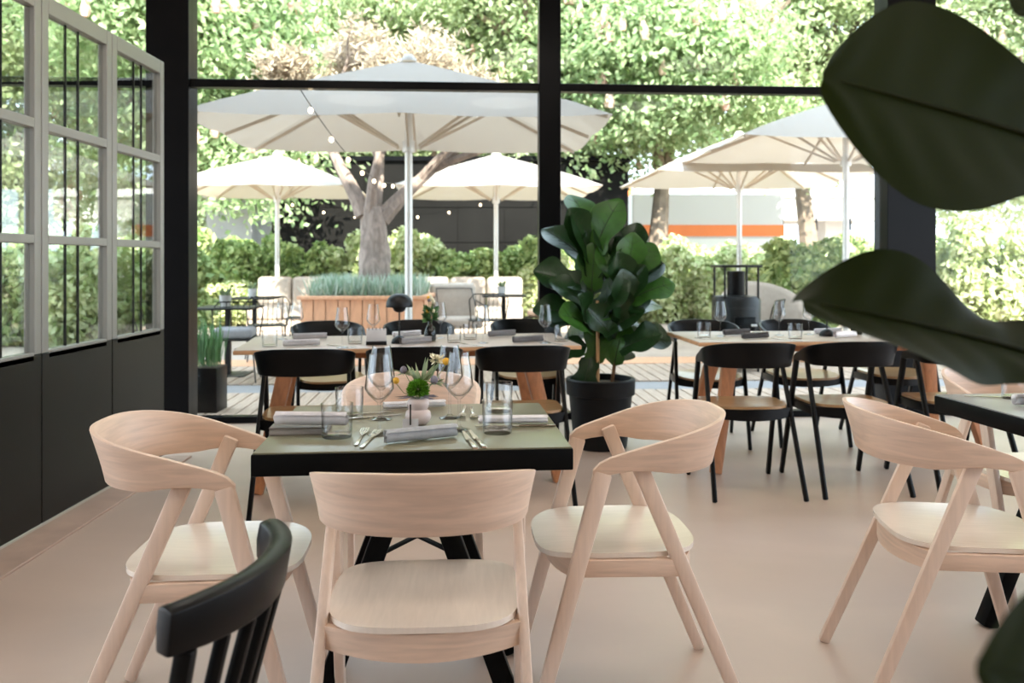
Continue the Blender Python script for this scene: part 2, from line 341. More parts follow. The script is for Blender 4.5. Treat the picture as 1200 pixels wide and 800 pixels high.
# ================================================================== CHAIRS
def chair_parts(root, m_frame, m_back, m_seat, slim=1.0):
    lw, ld = 0.026 * slim, 0.042 * slim
    for s in (-1, 1):
        obj('leg', beam((s * 0.228, 0.275, 0), (s * 0.218, 0.092, 0.668), lw, ld * 0.80, (1, 0, 0), 0.008 * slim, w1=lw, d1=ld * 1.15), m_frame, root)
        obj('leg', beam((s * 0.232, -0.292, 0), (s * 0.203, 0.004, 0.702), lw, ld * 0.80, (1, 0, 0), 0.008 * slim, w1=lw * 0.8, d1=ld * 1.05), m_frame, root)
        obj('side_rail', beam((s * 0.212, -0.125, 0.418), (s * 0.212, 0.165, 0.422), 0.022, 0.045, (1, 0, 0), 0.004), m_back, root)
    # bowed cross rails under the seat
    for y, bow in ((-0.115, -0.055), (0.155, 0.05)):
        b = bmesh.new(); N = 12; top = []
        for i in range(N + 1):
            u = -1 + 2 * i / N; x = u * 0.212; yy = y + bow * (1 - u * u)
            drop = 0.022 * (1 - u * u)
            top.append([b.verts.new((x, yy + dy, z)) for dy, z in ((-0.009, 0.442), (0.009, 0.442), (0.009, 0.395 - drop * 0.0 - 0.012 * (1 - u * u)), (-0.009, 0.395 - 0.012 * (1 - u * u)))])
        for i in range(N):
            for k in range(4): b.faces.new((top[i][k], top[i][(k + 1) % 4], top[i + 1][(k + 1) % 4], top[i + 1][k]))
        b.faces.new(top[0]); b.faces.new(top[-1][::-1])
        obj('cross_rail', b, m_back, root)
    # seat: dished plywood with rounded ends and waists at the legs
    N = 44; out = []
    for i in range(N):
        a = 2 * math.pi * i / N; c, s = math.cos(a), math.sin(a); p = 2 / 3.4
        x = math.copysign(abs(c) ** p, c) * 0.212; y = 0.035 + math.copysign(abs(s) ** p, s) * 0.217
        x *= 1.0 - 0.0 * y
        out.append((x, y))
    b = bmesh.new(); rings_t, rings_b = [], []
    for k in range(7):
        f = k / 6
        rt, rb = [], []
        for (x, y) in out:
            xx, yy = x * f, 0.035 + (y - 0.035) * f
            dz = -0.013 * (1 - f * f) + (-0.012 * max(0, (yy - 0.12) / 0.13) ** 2)
            rt.append(Vector((xx, yy, 0.458 + dz))); rb.append(Vector((xx, yy, 0.445 + dz)))
        rings_t.append(rt); rings_b.append(rb)
    def mk(rings, flip):
        c = b.verts.new(rings[0][0]); prev = None
        vr = []
        for k in range(1, 7): vr.append([b.verts.new(p) for p in rings[k]])
        for i in range(N):
            j = (i + 1) % N
            b.faces.new((c, vr[0][i], vr[0][j]))
            for k in range(5): b.faces.new((vr[k][i], vr[k + 1][i], vr[k + 1][j], vr[k][j]))
        return vr[-1]
    ot = mk(rings_t, 0); ob = mk(rings_b, 1)
    for i in range(N): b.faces.new((ot[i], ot[(i + 1) % N], ob[(i + 1) % N], ob[i]))
    obj('seat', b, m_seat, root, angle=50)
    # backrest: bent band that sweeps round into the arms and tapers to their ends
    b = bmesh.new(); secs = []
    path = []
    A, B, YC = 0.221, 0.208, -0.03
    for y in (0.118, 0.10, 0.075, 0.05, 0.02, -0.005): path.append((A - 0.004 * max(0, y) / 0.1, y))
    for i in range(0, 29):
        a = math.pi * i / 28; c, s = math.cos(a), math.sin(a)
        path.append((math.copysign(abs(c) ** 0.85, c) * A, YC - abs(s) ** 0.85 * B))
    for y in (-0.005, 0.02, 0.05, 0.075, 0.10, 0.118): path.append((-A + 0.004 * max(0, y) / 0.1, y))
    n = len(path)
    for i, (x, y) in enumerate(path):
        q = max(0.0, min(1.0, (0.118 - y) / 0.35))        # 0 at the arm end, 1 at the back
        e = q * q * (3 - 2 * q)
        top = 0.690 + 0.106 * (1 - (1 - q) ** 1.12)
        bot = 0.652 + 0.016 * math.sin(math.pi * min(1, q * 1.6)) + 0.010 * e
        if i in (0, n - 1): top -= 0.016
        if i in (1, n - 2): top -= 0.004
        d = Vector((path[min(i + 1, n - 1)][0] - path[max(i - 1, 0)][0], path[min(i + 1, n - 1)][1] - path[max(i - 1, 0)][1], 0)).normalized()
        nrm = Vector((d.y, -d.x, 0))
        if nrm.dot(Vector((x, y - 0.05, 0))) < 0: nrm = -nrm
        th = 0.020 - 0.007 * e; lean = 0.002 + 0.034 * e ** 1.5
        pt = Vector((x, y, 0))
        prof = []
        for k in range(5):
            f = k / 4; prof.append(pt + nrm * (lean * (f ** 1.15) + th / 2) + Vector((0, 0, bot + (top - bot) * f)))
        for k in range(4, -1, -1):
            f = k / 4; prof.append(pt + nrm * (lean * (f ** 1.15) - th / 2) + Vector((0, 0, bot + (top - bot) * f + (0.0 if 0 < k < 4 else 0.0))))
        secs.append([b.verts.new(p) for p in prof])
    for i in range(n - 1):
        for k in range(10): b.faces.new((secs[i][k], secs[i][(k + 1) % 10], secs[i + 1][(k + 1) % 10], secs[i + 1][k]))
    b.faces.new(secs[0]); b.faces.new(secs[-1][::-1])
    bmesh.ops.recalc_face_normals(b, faces=b.faces); bevel(b, 0.003, 2, 50)
    obj('backrest', b, m_back, root, angle=35)
    return root
GW = 'pale beech armchairs'; GB = 'black wooden armchairs'
# yaw 0 = chair faces +Y
wc = chair_parts(thing('armchair', 'pale beech armchair seen from behind, pushed up to the front of the olive table', 'chair', (-0.195, 1.93, 0), R(3), GW), M['beech_leg'], M['beech'], M['beech_seat'])
dup(wc, (-0.795, 2.25, 0), R(-86), 'pale beech armchair on the left side of the olive table, nearest the folding doors')
dup(wc, (0.31, 2.41, 0), R(94), 'pale beech armchair on the right side of the olive table, turned towards it')
dup(wc, (-0.345, 2.92, 0), R(185), 'pale beech armchair on the far side of the olive table, mostly hidden behind the flowers')
dup(wc, (1.25, 2.445, 0), R(-97), 'pale beech armchair at the right, its back to the olive table')
dup(wc, (1.90, 3.16, 0), R(184), 'pale beech armchair facing us behind the black-edged table at the right edge')

bc = chair_parts(thing('black_armchair', 'black armchair, its back to us, at the left end of the mushroom-lamp table', 'chair', (-1.02, 4.25, 0), R(7), GB), M['black'], M['black'], M['tanseat'], 0.86)
dup(bc, (-0.50, 4.36, 0), R(8), 'black armchair, its back to us, half hidden behind the flowers and wine glasses')
dup(bc, (0.045, 4.42, 0), R(7), 'black armchair with its back to us beside the potted fig, at the mushroom-lamp table')
dup(bc, (-1.20, 5.62, 0), R(200), 'black armchair on the far side of the mushroom-lamp table, leftmost, angled')
dup(bc, (-0.62, 5.72, 0), R(190), 'black armchair on the far side of the mushroom-lamp table, behind the lamp')
dup(bc, (0.10, 5.82, 0), R(187), 'black armchair on the far side of the mushroom-lamp table, nearest the potted fig')
dup(bc, (1.235, 4.56, 0), R(2), 'black armchair, its back to us, leftmost at the right-hand oak table')
dup(bc, (1.79, 4.62, 0), R(5), 'black armchair, its back to us, second along the right-hand oak table')
dup(bc, (2.42, 4.70, 0), R(4), 'black armchair, its back to us, third along the right-hand oak table, under the leaf')
dup(bc, (1.30, 5.72, 0), R(178), 'black armchair facing us across the right-hand oak table, nearest the potted fig')
dup(bc, (1.95, 5.78, 0), R(183), 'black armchair facing us across the right-hand oak table, middle of the far side')
dup(bc, (2.60, 5.84, 0), R(183), 'black armchair facing us across the right-hand oak table, far right behind the leaf')

# black spindle chair in the left foreground (turned away to the left)
sc = thing('spindle_chair', 'black spindle-back chair in the left foreground with a bowed top rail', 'chair', (-0.590, 1.245, 0), R(86))
b = bmesh.new(); secs = []
N = 16
for i in range(N + 1):
    u = -1 + 2 * i / N
    x = u * 0.180; y = -0.235 + 0.065 * (abs(u) ** 2.2)
    d = Vector((0.205, 0.14 * u, 0)).normalized(); nr = Vector((-d.y, d.x, 0))
    hh = 0.070 - 0.008 * abs(u) ** 4; lift = 0.0
    prof = [(-0.017, -hh / 2, 0), (0.012, -hh / 2, 0), (0.016, 0.0, 0), (0.014, hh / 2 - 0.004, 0), (-0.002, hh / 2, 0), (-0.020, hh / 2 - 0.004, 0)]
    secs.append([b.verts.new(Vector((x, y, 0.752 + lift)) + nr * (a - 0.12 * z) + Vector((0, 0, z))) for a, z, _ in prof])
for i in range(N):
    for k in range(6): b.faces.new((secs[i][k], secs[i][(k + 1) % 6], secs[i + 1][(k + 1) % 6], secs[i + 1][k]))
b.faces.new(secs[0]); b.faces.new(secs[-1][::-1])
bmesh.ops.recalc_face_normals(b, faces=b.faces); bevel(b, 0.004, 2, 35)
obj('top_rail', b, M['black'], sc)
for i in range(7):
    u = -0.86 + 1.72 * i / 6
    yt = -0.235 + 0.065 * abs(u) ** 2.2
    big = i in (0, 6)
    obj('spindle', beam((u * 0.165, -0.155 + 0.03 * u * u, 0.43), (u * 0.180, yt - 0.002, 0.722), 0.022 if big else 0.017, 0.026 if big else 0.020, (1, 0, 0), 0.006), M['black'], sc)
out = []
for i in range(36):
    a = 2 * math.pi * i / 36; c, s = math.cos(a), math.sin(a)
    out.append((math.copysign(abs(c) ** 0.5, c) * 0.21, 0.02 + math.copysign(abs(s) ** 0.5, s) * 0.205))
obj('seat', plate(out, 0.425, 0.455, 0.008), M['black'], sc)
for sx in (-1, 1):
    for sy in (-1, 1):
        obj('leg', tube([(sx * 0.16, 0.02 + sy * 0.15, 0.43), (sx * 0.21, 0.02 + sy * 0.21, 0)], [0.018, 0.012], 10), M['black'], sc)
    obj('stretcher', tube([(sx * 0.188, -0.15, 0.2), (sx * 0.188, 0.19, 0.2)], 0.009, 8), M['black'], sc)

# ================================================================== TABLES
def bistro_table(label, loc, rz, top_mat, w=0.775, d=0.66):
    t = thing('bistro_table', label, 'table', loc, rz)
    tp = obj('tabletop', box(-w / 2, w / 2, -d / 2, d / 2, 0.695, 0.7475, 0.003), M['black_tbl'], t)
    obj('surface', box(-w / 2 + 0.004, w / 2 - 0.004, -d / 2 + 0.004, d / 2 - 0.004, 0.747, 0.7515, 0.001), top_mat, tp)
    obj('beam', box(-0.035, 0.035, -d / 2 + 0.08, d / 2 - 0.08, 0.655, 0.697, 0.004), M['black_tbl'], t)
    for sy in (-1, 1):
        y = sy * 0.175
        for sx in (-1, 1):
            obj('leg', beam((sx * 0.272, y + sy * 0.05, 0), (sx * 0.018, y, 0.69), 0.052, 0.052, (0, 1, 0), 0.004), M['black_tbl'], t)
        obj('stretcher', box(-0.125, 0.125, y + sy * 0.016 - 0.016, y + sy * 0.016 + 0.016, 0.385, 0.425, 0.003), M['black_tbl'], t)
    for s in (-1, 1):
        obj('cross_brace', beam((-0.115 * s, -0.175, 0.44), (0.115 * s, 0.175, 0.44), 0.014, 0.008, (1, 0, 0), 0.001), M['black_tbl'], t)
    return t
bistro_table('square olive-topped table with thick black edge in the foreground, set for four', (-0.265, 2.39, 0), R(5.2), M['lino'])
bistro_table('black-edged table cut off by the right edge of the picture', (1.865, 2.635, 0), R(5.7), M['greyt'])

def oak_table(label, loc, rz, W, D):
    t = thing('oak_table', label, 'table', loc, rz)
    tp = obj('tabletop', box(-W / 2, W / 2, -D / 2, D / 2, 0.728, 0.7485, 0.002), M['oak_edge'], t)
    obj('surface', box(-W / 2 + 0.003, W / 2 - 0.003, -D / 2 + 0.003, D / 2 - 0.003, 0.748, 0.7515, 0.001), M['oak_top'], tp)
    for sx in (-1, 1):
        obj('cross_beam', box(sx * (W / 2 - 0.25) - 0.03, sx * (W / 2 - 0.25) + 0.03, -D / 2 + 0.10, D / 2 - 0.10, 0.655, 0.73, 0.004), M['oak'], t)
        for sy in (-1, 1):
            obj('leg', beam((sx * (W / 2 - 0.11), sy * (D / 2 - 0.06), 0), (sx * (W / 2 - 0.25), sy * (D / 2 - 0.22), 0.66), 0.062, 0.05, (1, 0, 0), 0.006, w1=0.085, d1=0.06), M['oak'], t)
    obj('long_beam', box(-W / 2 + 0.25, W / 2 - 0.25, -0.03, 0.03, 0.66, 0.72, 0.004), M['oak'], t)
    return t
HR = R(9.0)
hc = Vector((-1.42, 4.34, 0)) + Vector((math.cos(HR), math.sin(HR), 0)) * 0.91 + Vector((-math.sin(HR), math.cos(HR), 0)) * 0.39
oak_table('long oak-edged table by the window with a black mushroom lamp', hc, HR, 1.82, 0.78)
IR = R(4.0)
ic = Vector((1.05, 4.78, 0)) + Vector((math.cos(IR), math.sin(IR), 0)) * 0.93 + Vector((-math.sin(IR), math.cos(IR), 0)) * 0.36
oak_table('oak-edged table on the right, half hidden behind the large foreground leaf', ic, IR, 1.86, 0.72)

# ================================================================== TABLEWARE
WINE = [(0.0, 0.0), (0.030, 0.0), (0.0315, 0.0015), (0.024, 0.004), (0.010, 0.007), (0.0048, 0.013), (0.0038, 0.03), (0.0036, 0.07), (0.0048, 0.083), (0.014, 0.091), (0.0285, 0.105), (0.0385, 0.121), (0.0385, 0.127), (0.034, 0.158), (0.029, 0.190), (0.0262, 0.212),
        (0.0252, 0.212), (0.028, 0.190), (0.033, 0.158), (0.0372, 0.127), (0.0370, 0.1215), (0.0275, 0.107), (0.013, 0.0945), (0.0, 0.092)]
TUMB = [(0.0, 0.0), (0.036, 0.0), (0.0385, 0.003), (0.0415, 0.088), (0.0400, 0.088), (0.0372, 0.016), (0.034, 0.011), (0.0, 0.010)]
def meshdata(name, bm, m, angle=40):
    me = bpy.data.meshes.new(name); bmesh.ops.recalc_face_normals(bm, faces=bm.faces); bm.to_mesh(me); bm.free(); me.materials.append(m); me.shade_smooth()
    me.set_sharp_from_angle(angle=R(angle)); return me
ME_WINE = meshdata('wine_glass', lathe(WINE, 28), M['glass'])
ME_TUMB = meshdata('tumbler', lathe(TUMB, 28), M['glass'])
def roll_mesh(name, L, r, m, flat=1.0):
    "cloth rolled up: a spiral section swept along x"
    b = bmesh.new(); N = 40; turns = 2.4; sec = []
    for i in range(N + 1):
        a = 2 * math.pi * turns * i / N; rr = r * (0.30 + 0.70 * i / N)
        sec.append((math.cos(a) * rr, math.sin(a) * rr * flat))
    for j, x in enumerate((-L / 2, -L / 6, L / 6, L / 2)):
        pass
    cols = []
    for x in (-L / 2, -L / 2 + 0.004, -L / 6, L / 6, L / 2 - 0.004, L / 2):
        sc_ = 0.96 if abs(abs(x) - L / 2) < 1e-6 else 1.0
        cols.append([b.verts.new((x + 0.002 * math.sin(i), p[0] * sc_, r * flat + p[1] * sc_)) for i, p in enumerate(sec)])
    for j in range(len(cols) - 1):
        for i in range(N): b.faces.new((cols[j][i], cols[j][i + 1], cols[j + 1][i + 1], cols[j + 1][i]))
    bmesh.ops.solidify(b, geom=b.faces[:], thickness=0.0025)
    return meshdata(name, b, m, 60)
ME_ROLL = {('w', 0): roll_mesh('napkin', 0.19, 0.020, M['nap_w']), ('g', 0): roll_mesh('napkin', 0.19, 0.019, M['nap_g']), ('d', 0): roll_mesh('napkin', 0.19, 0.020, M['nap_d']), ('f', 0): roll_mesh('napkin', 0.19, 0.021, M['nap_w'], 0.6)}
GWINE, GTUM, GNAP = 'wine glasses on the tables', 'tumblers on the tables', 'rolled napkins on the tables'
def wine(px, py, label, h=0.7515): return tag(link('wine_glass', ME_WINE, None, T(px, py, h), (0, 0, random.random())), label, 'glass', GWINE)
def tumbler(px, py, label, h=0.7515): return tag(link('tumbler', ME_TUMB, None, T(px, py, h), (0, 0, random.random())), label, 'glass', GTUM)
def napkin(x0, y0, x1, y1, kind, label, h=0.7515):
    a = T(x0, y0, h); c = T(x1, y1, h); d = c - a
    return tag(link('napkin', ME_ROLL[(kind, 0)], None, (a + c) / 2, (0, 0, math.atan2(d.y, d.x))), label, 'napkin', GNAP)
# cutlery
def fork_mesh():
    b = beam((0, -0.10, 0.003), (0, 0.02, 0.003), 0.011, 0.0025, (1, 0, 0), 0.0006, w1=0.006)
    b = beam((0, 0.02, 0.003), (0, 0.055, 0.004), 0.006, 0.0025, (1, 0, 0), 0.0, w1=0.022, bm=b)
    for k in range(4): b = beam((-0.009 + 0.006 * k, 0.053, 0.004), (-0.009 + 0.006 * k, 0.10, 0.007), 0.0035, 0.002, (1, 0, 0), 0.0, bm=b)
    return meshdata('fork', b, M['cutlery'])
def knife_mesh():
    b = beam((0, -0.11, 0.004), (0, -0.01, 0.004), 0.013, 0.006, (1, 0, 0), 0.0015, w1=0.010)
    b = beam((0, -0.01, 0.003), (0.002, 0.11, 0.003), 0.016, 0.002, (1, 0, 0), 0.0, w1=0.006, bm=b)
    return meshdata('knife', b, M['cutlery'])
ME_FORK, ME_KNIFE = fork_mesh(), knife_mesh()
def cutlery(kind, px, py, rz, label, h=0.7515):
    return tag(link(kind, ME_FORK if kind == 'fork' else ME_KNIFE, None, T(px, py, h), (0, 0, R(rz))), label, kind, 'cutlery on the tables')

# --- olive table
wine(444.5, 509, 'wine glass on the olive table, front left, just behind the grey napkin roll')
wine(447, 491, 'wine glass on the olive table, back left, right behind another wine glass')
wine(538, 504, 'wine glass on the olive table, front right, above the pair of knives')
wine(527, 489.5, 'wine glass on the olive table, back right, behind the yellow ball flower')
tumbler(395, 512, 'tumbler on the olive table, front left, beside the white napkin roll')
tumbler(409.5, 489, 'tumbler on the olive table, back left, by the crossed cutlery')
tumbler(583, 507, 'tumbler on the olive table, front right, in front of the folded white napkin')
tumbler(585, 482, 'tumbler on the olive table, back right, behind the white napkin')
napkin(324, 499, 405, 500, 'w', 'thick white napkin roll lying on the taupe menu, left side of the olive table', 0.775)
napkin(448, 521, 537, 512, 'g', 'blue-grey napkin roll at the front edge of the olive table')
napkin(560, 497, 642, 496, 'f', 'flattened white napkin on the right side of the olive table, over a knife', 0.757)
napkin(455, 480, 516, 477, 'f', 'white napkin at the back of the olive table behind the blush vase')
mb_ = thing('menu', 'taupe menu booklet under the white napkin on the olive table', 'menu', T(353, 505), R(5))
obj('cover', box(-0.075, 0.075, -0.055, 0.055, 0.017, 0.020, 0.001), M['book'], mb_); obj('cover', box(-0.075, 0.075, -0.055, 0.055, 0.0, 0.003, 0.001), M['book'], mb_)
obj('pages', box(-0.074, 0.073, -0.052, 0.053, 0.003, 0.017), M['paper'], mb_)
cutlery('fork', 423, 513, 3, 'left fork of the pair lying at the front edge of the olive table')
cutlery('fork', 434, 515.5, -3, 'right fork of the pair lying at the front edge of the olive table')
cutlery('knife', 549, 516, 12, 'left knife of the pair at the front right of the olive table')
cutlery('knife', 558, 515, 13, 'right knife of the pair at the front right of the olive table')
cutlery('fork', 543, 483, 180, 'fork at the back of the olive table beside a wine glass, tines towards us')
cutlery('fork', 554, 484.5, 186, 'fork at the back of the olive table beside a tumbler, tines towards us')
cutlery('knife', 418, 486, -70, 'knife farthest back at the left of the olive table, lying at an angle')
cutlery('knife', 428, 490, -62, 'knife lying at an angle beside the back left tumbler of the olive table')
cutlery('knife', 604, 500, 92, 'knife sticking out from under the flattened white napkin')

def sphere(r, loc=(0, 0, 0), seg=10, sq=1.0, bm=None):
    b = bmesh.new(); bmesh.ops.create_uvsphere(b, u_segments=seg, v_segments=max(6, seg // 2 + 2), radius=r)
    bmesh.ops.scale(b, vec=(1, 1, sq), verts=b.verts); bmesh.ops.translate(b, vec=loc, verts=b.verts)
    return merge(bm, b)
def blades(n, f, seed=0):
    "n thin leaves; f(rng) -> base, tip, width, bend vector"
    rng = random.Random(seed); vs, fs = [], []
    for _ in range(n):
        p, q, wd, bend = f(rng); p = Vector(p); q = Vector(q); ax = (q - p)
        s = ax.cross(Vector((rng.uniform(-1, 1), rng.uniform(-1, 1), rng.uniform(-1, 1)))).normalized() * wd / 2
        m1 = p + ax * 0.35 + Vector(bend) * 0.35; m2 = p + ax * 0.7 + Vector(bend) * 0.8; i = len(vs)
        e = q + Vector(bend)
        vs += [p, m1 - s, m1 + s, m2 - s * 0.8, m2 + s * 0.8, e]
        fs += [(i, i + 1, i + 2), (i + 1, i + 3, i + 4, i + 2), (i + 3, i + 5, i + 4)]
    return ([tuple(v) for v in vs], [], fs)
# blush vase with the small arrangement
fv = thing('flower_vase', 'small blush double-bulge vase with moss-green flower, thistles and yellow balls on the olive table', 'vase', T(490, 497))
obj('vase', lathe([(0, 0), (0.022, 0), (0.033, 0.010), (0.037, 0.022), (0.034, 0.036), (0.026, 0.043), (0.029, 0.050), (0.032, 0.060), (0.028, 0.070), (0.018, 0.075), (0.014, 0.073), (0, 0.068)], 28), M['blush'], fv, angle=60)
def mossf(rng):
    a = rng.uniform(0, 6.283); z = rng.uniform(-0.5, 1); r = math.sqrt(1 - z * z); d = Vector((r * math.cos(a), r * math.sin(a), z)); c = Vector((0.0, 0, 0.098))
    return c + d * 0.012, c + d * rng.uniform(0.028, 0.036), 0.004, (0, 0, -0.002)
tag(obj('moss_flower', blades(1500, mossf, 3), M['moss'], fv, smooth=False), kind='stuff')
for dx, dz, dy, r in ((-0.042, 0.150, 0.01, 0.010), (0.046, 0.125, -0.01, 0.011)):
    th = obj('thistle', sphere(r, (dx, dy, dz), 12, 1.2), M['thistle'], fv)
    obj('stem', tube([(0, 0, 0.07), (dx * 0.5, dy * 0.4, dz * 0.75), (dx, dy, dz)], 0.0013, 6), M['sage'], th)
    def spk(rng, dx=dx, dy=dy, dz=dz, r=r):
        a = rng.uniform(0, 6.283); d = Vector((math.cos(a), math.sin(a), rng.uniform(-0.3, 0.5)))
        return (dx, dy, dz - r * 0.7), Vector((dx, dy, dz - r * 0.7)) + d * 0.03, 0.005, (0, 0, 0)
    obj('bract', blades(12, spk, 5), M['sage'], th, smooth=False)
for dx, dz, dy, r in ((0.078, 0.176, 0.0, 0.0105), (-0.062, 0.122, 0.0, 0.0095)):
    cb = obj('ball_flower', sphere(r, (dx, dy, dz), 14), M['craspedia'], fv)
    obj('stem', tube([(0, 0, 0.07), (dx * 0.65, dy, dz * 0.72), (dx, dy, dz - r * 0.8)], 0.0012, 6), M['sage'], cb)
def leaff(rng):
    a = rng.uniform(0, 6.283); l = rng.uniform(0.05, 0.10); d = Vector((math.cos(a) * 0.6, math.sin(a) * 0.6, 1.0)).normalized()
    return Vector((0.004, 0.025, 0.10)), Vector((0.012, 0.025, 0.10)) + d * l, 0.014, (d.x * 0.01, d.y * 0.01, -0.006)
obj('foliage', blades(18, leaff, 8), M['sage'], fv, smooth=False)
def lowf(rng):
    a = rng.uniform(0, 6.283); d = Vector((math.cos(a), math.sin(a), 0.1))
    return Vector((0, 0, 0.082)), Vector((0, 0, 0.082)) + d * rng.uniform(0.05, 0.07), 0.006, (0, 0, -0.012)
obj('bract', blades(14, lowf, 9), M['thistle'], fv, smooth=False)
def crf(rng):
    c = Vector((0.05, 0.01, 0.178)); d = Vector((rng.uniform(-1, 1), rng.uniform(-1, 1), rng.uniform(-0.6, 1)))
    return c + d * 0.006, c + d * 0.022, 0.008, (0, 0, 0)
obj('cream_blossom', blades(60, crf, 11), M['whiteflower'], fv, smooth=False)
obj('stem', tube([(0, 0, 0.07), (0.03, 0.005, 0.13), (0.05, 0.01, 0.178)], 0.0015, 6), M['sage'], fv)
ch = thing('card_holder', 'small pale card in a clear stand before the blush vase', 'card', T(481, 506.5), R(4))
obj('stand', box(-0.022, 0.022, -0.012, 0.012, 0, 0.006, 0.001), M['card'], ch)
obj('card', box(-0.021, 0.021, -0.001, 0.001, 0.006, 0.036), M['card'], ch)
obj('clip', box(-0.002, 0.002, -0.003, -0.001, 0.02, 0.075), M['matblack'], ch)

# --- table at the right edge
tumbler(1189, 467, 'tumbler on the black-edged table at the right edge')
napkin(1190, 476, 1250, 474, 'w', 'white napkin roll at the very right edge on the black-edged table')
cutlery('knife', 1172, 466, 80, 'knife lying on the black-edged table at the right edge')

# --- mushroom-lamp table
for px, py, s in ((401, 407.5, 'second from left, beside the tumbler and white napkin'), (437.5, 400, 'standing behind the grey menu block'), (331, 397.5, 'at the far left end, front of two'), (348, 395.5, 'at the far left end, rear of two'),
                  (516, 396, 'right of the flower bottle'), (566, 402, 'left of the dark napkin rolls'), (639, 402, 'rightmost, nearest the potted fig')):
    wine(px, py, 'wine glass on the mushroom-lamp table, ' + s)
for px, py, s in ((316, 406, 'leftmost, at the table corner'), (416, 402.5, 'beside the grey menu block'), (532, 401, 'centre right, nearer of two'), (551, 397.5, 'centre right, farther of two'), (658, 399.5, 'rightmost, at the table end by the potted fig')):
    tumbler(px, py, 'tumbler on the mushroom-lamp table, ' + s)
napkin(330, 406.5, 376, 405, 'w', 'pale napkin roll at the left end of the mushroom-lamp table')
napkin(338, 398.5, 388, 397, 'd', 'dark grey napkin roll at the left end of the mushroom-lamp table, behind the pale one')
napkin(466, 404.5, 508, 401.5, 'd', 'grey napkin roll right under the mushroom lamp')
napkin(456, 396.5, 497, 393.5, 'w', 'pale napkin roll behind the mushroom lamp')
napkin(569, 395.5, 607, 393, 'd', 'grey napkin roll at the right of the mushroom-lamp table, farther of two')
napkin(597, 402.5, 640, 400, 'd', 'grey napkin roll at the right of the mushroom-lamp table, nearer of two')
def mushroom_lamp(loc, label):
    t = thing('table_lamp', label, 'lamp', loc)
    dome = [(0.074, 0.200), (0.075, 0.204), (0.073, 0.225), (0.063, 0.248), (0.044, 0.266), (0.020, 0.275), (0, 0.276)]
    obj('shade', lathe(dome + [(0, 0.272), (0.042, 0.262), (0.060, 0.245), (0.070, 0.224), (0.071, 0.204)][0:0] , 28), M['matblack'], t, angle=60)
    obj('inner_bowl', lathe([(0, 0.170), (0.015, 0.171), (0.030, 0.180), (0.0375, 0.196), (0.038, 0.206), (0, 0.208)], 24), M['matblack'], t, angle=60)
    obj('stem', tube([(0, 0, 0.03), (0, 0, 0.175)], 0.0045, 10), M['matblack'], t)
    obj('base', lathe([(0, 0), (0.044, 0), (0.0455, 0.004), (0.042, 0.018), (0.030, 0.032), (0.012, 0.042), (0, 0.044)], 24), M['matblack'], t, angle=60)
    return t
mushroom_lamp(T(468, 402), 'black mushroom table lamp on the table behind the olive one')
mushroom_lamp(T(969, 393.5), 'black mushroom table lamp on the right-hand oak table, its shade behind the leaf')
def flower_bottle(loc, label, seed, big=1.0):
    t = thing('flower_bottle', label, 'vase', loc)
    obj('bottle', lathe([(0, 0), (0.030, 0), (0.034, 0.006), (0.034, 0.05), (0.026, 0.075), (0.013, 0.095), (0.012, 0.115), (0.014, 0.118), (0.011, 0.118), (0.010, 0.095), (0.024, 0.072), (0.031, 0.05), (0.031, 0.008), (0, 0.006)], 20), M['flute'], t, angle=60)
    def f(rng):
        a = rng.uniform(0, 6.283); r = rng.uniform(0, 0.05); p = Vector((math.cos(a) * r * 0.5, math.sin(a) * r * 0.5, 0.11 + rng.uniform(0, 0.07)))
        return p, p + Vector((math.cos(a) * 0.035, math.sin(a) * 0.035, rng.uniform(-0.01, 0.04))), 0.018, (0, 0, 0)
    obj('foliage', blades(int(90 * big), f, seed), M['bouquet'], t, smooth=False)
    rng = random.Random(seed)
    for k in range(int(8 * big)):
        a = rng.uniform(0, 6.283); r = rng.uniform(0.005, 0.045); z = rng.uniform(0.17, 0.25) if big >= 1 else rng.uniform(0.12, 0.15)
        p = (math.cos(a) * r, math.sin(a) * r, z)
        s = obj('stem', tube([(0, 0, 0.03), (p[0] * 0.4, p[1] * 0.4, z * 0.6), p], 0.0014, 5), M['bouquet'], t)
        obj('blossom', sphere(rng.uniform(0.008, 0.013), p, 8, 1.2), M[('whiteflower', 'whiteflower', 'craspedia', 'thistle')[k % 4]], s)
    return t
flower_bottle(T(504, 399.5), 'dark glass bottle of wild flowers on the mushroom-lamp table', 21)
flower_bottle(T(1004, 391.5), 'dark glass bottle with a few flowers on the right-hand oak table', 22, 0.5)
bk = thing('menu_block', 'pale grey menu block with black foot on the mushroom-lamp table', 'menu stand', T(441, 404), R(8))
obj('foot', box(-0.055, 0.055, -0.02, 0.02, 0, 0.02, 0.002), M['matblack'], bk)
obj('board', box(-0.053, 0.053, -0.012, 0.012, 0.02, 0.088, 0.002), M['card'], bk)
for k in range(5): obj('ring', tube([(-0.04 + 0.02 * k, -0.013, 0.082), (-0.04 + 0.02 * k, -0.013, 0.094), (-0.04 + 0.02 * k, 0.013, 0.094), (-0.04 + 0.02 * k, 0.013, 0.082)], 0.002, 6), M['matblack'], bk)
for i, (px, py, rz) in enumerate(((400, 406, 60), (552, 404.5, 40), (648, 402.5, 30))):
    cutlery('fork', px, py, rz, 'fork on the mushroom-lamp table ' + ('beside the second wine glass from the left', 'below the dark napkin rolls', 'at the right end by the wine glass')[i])

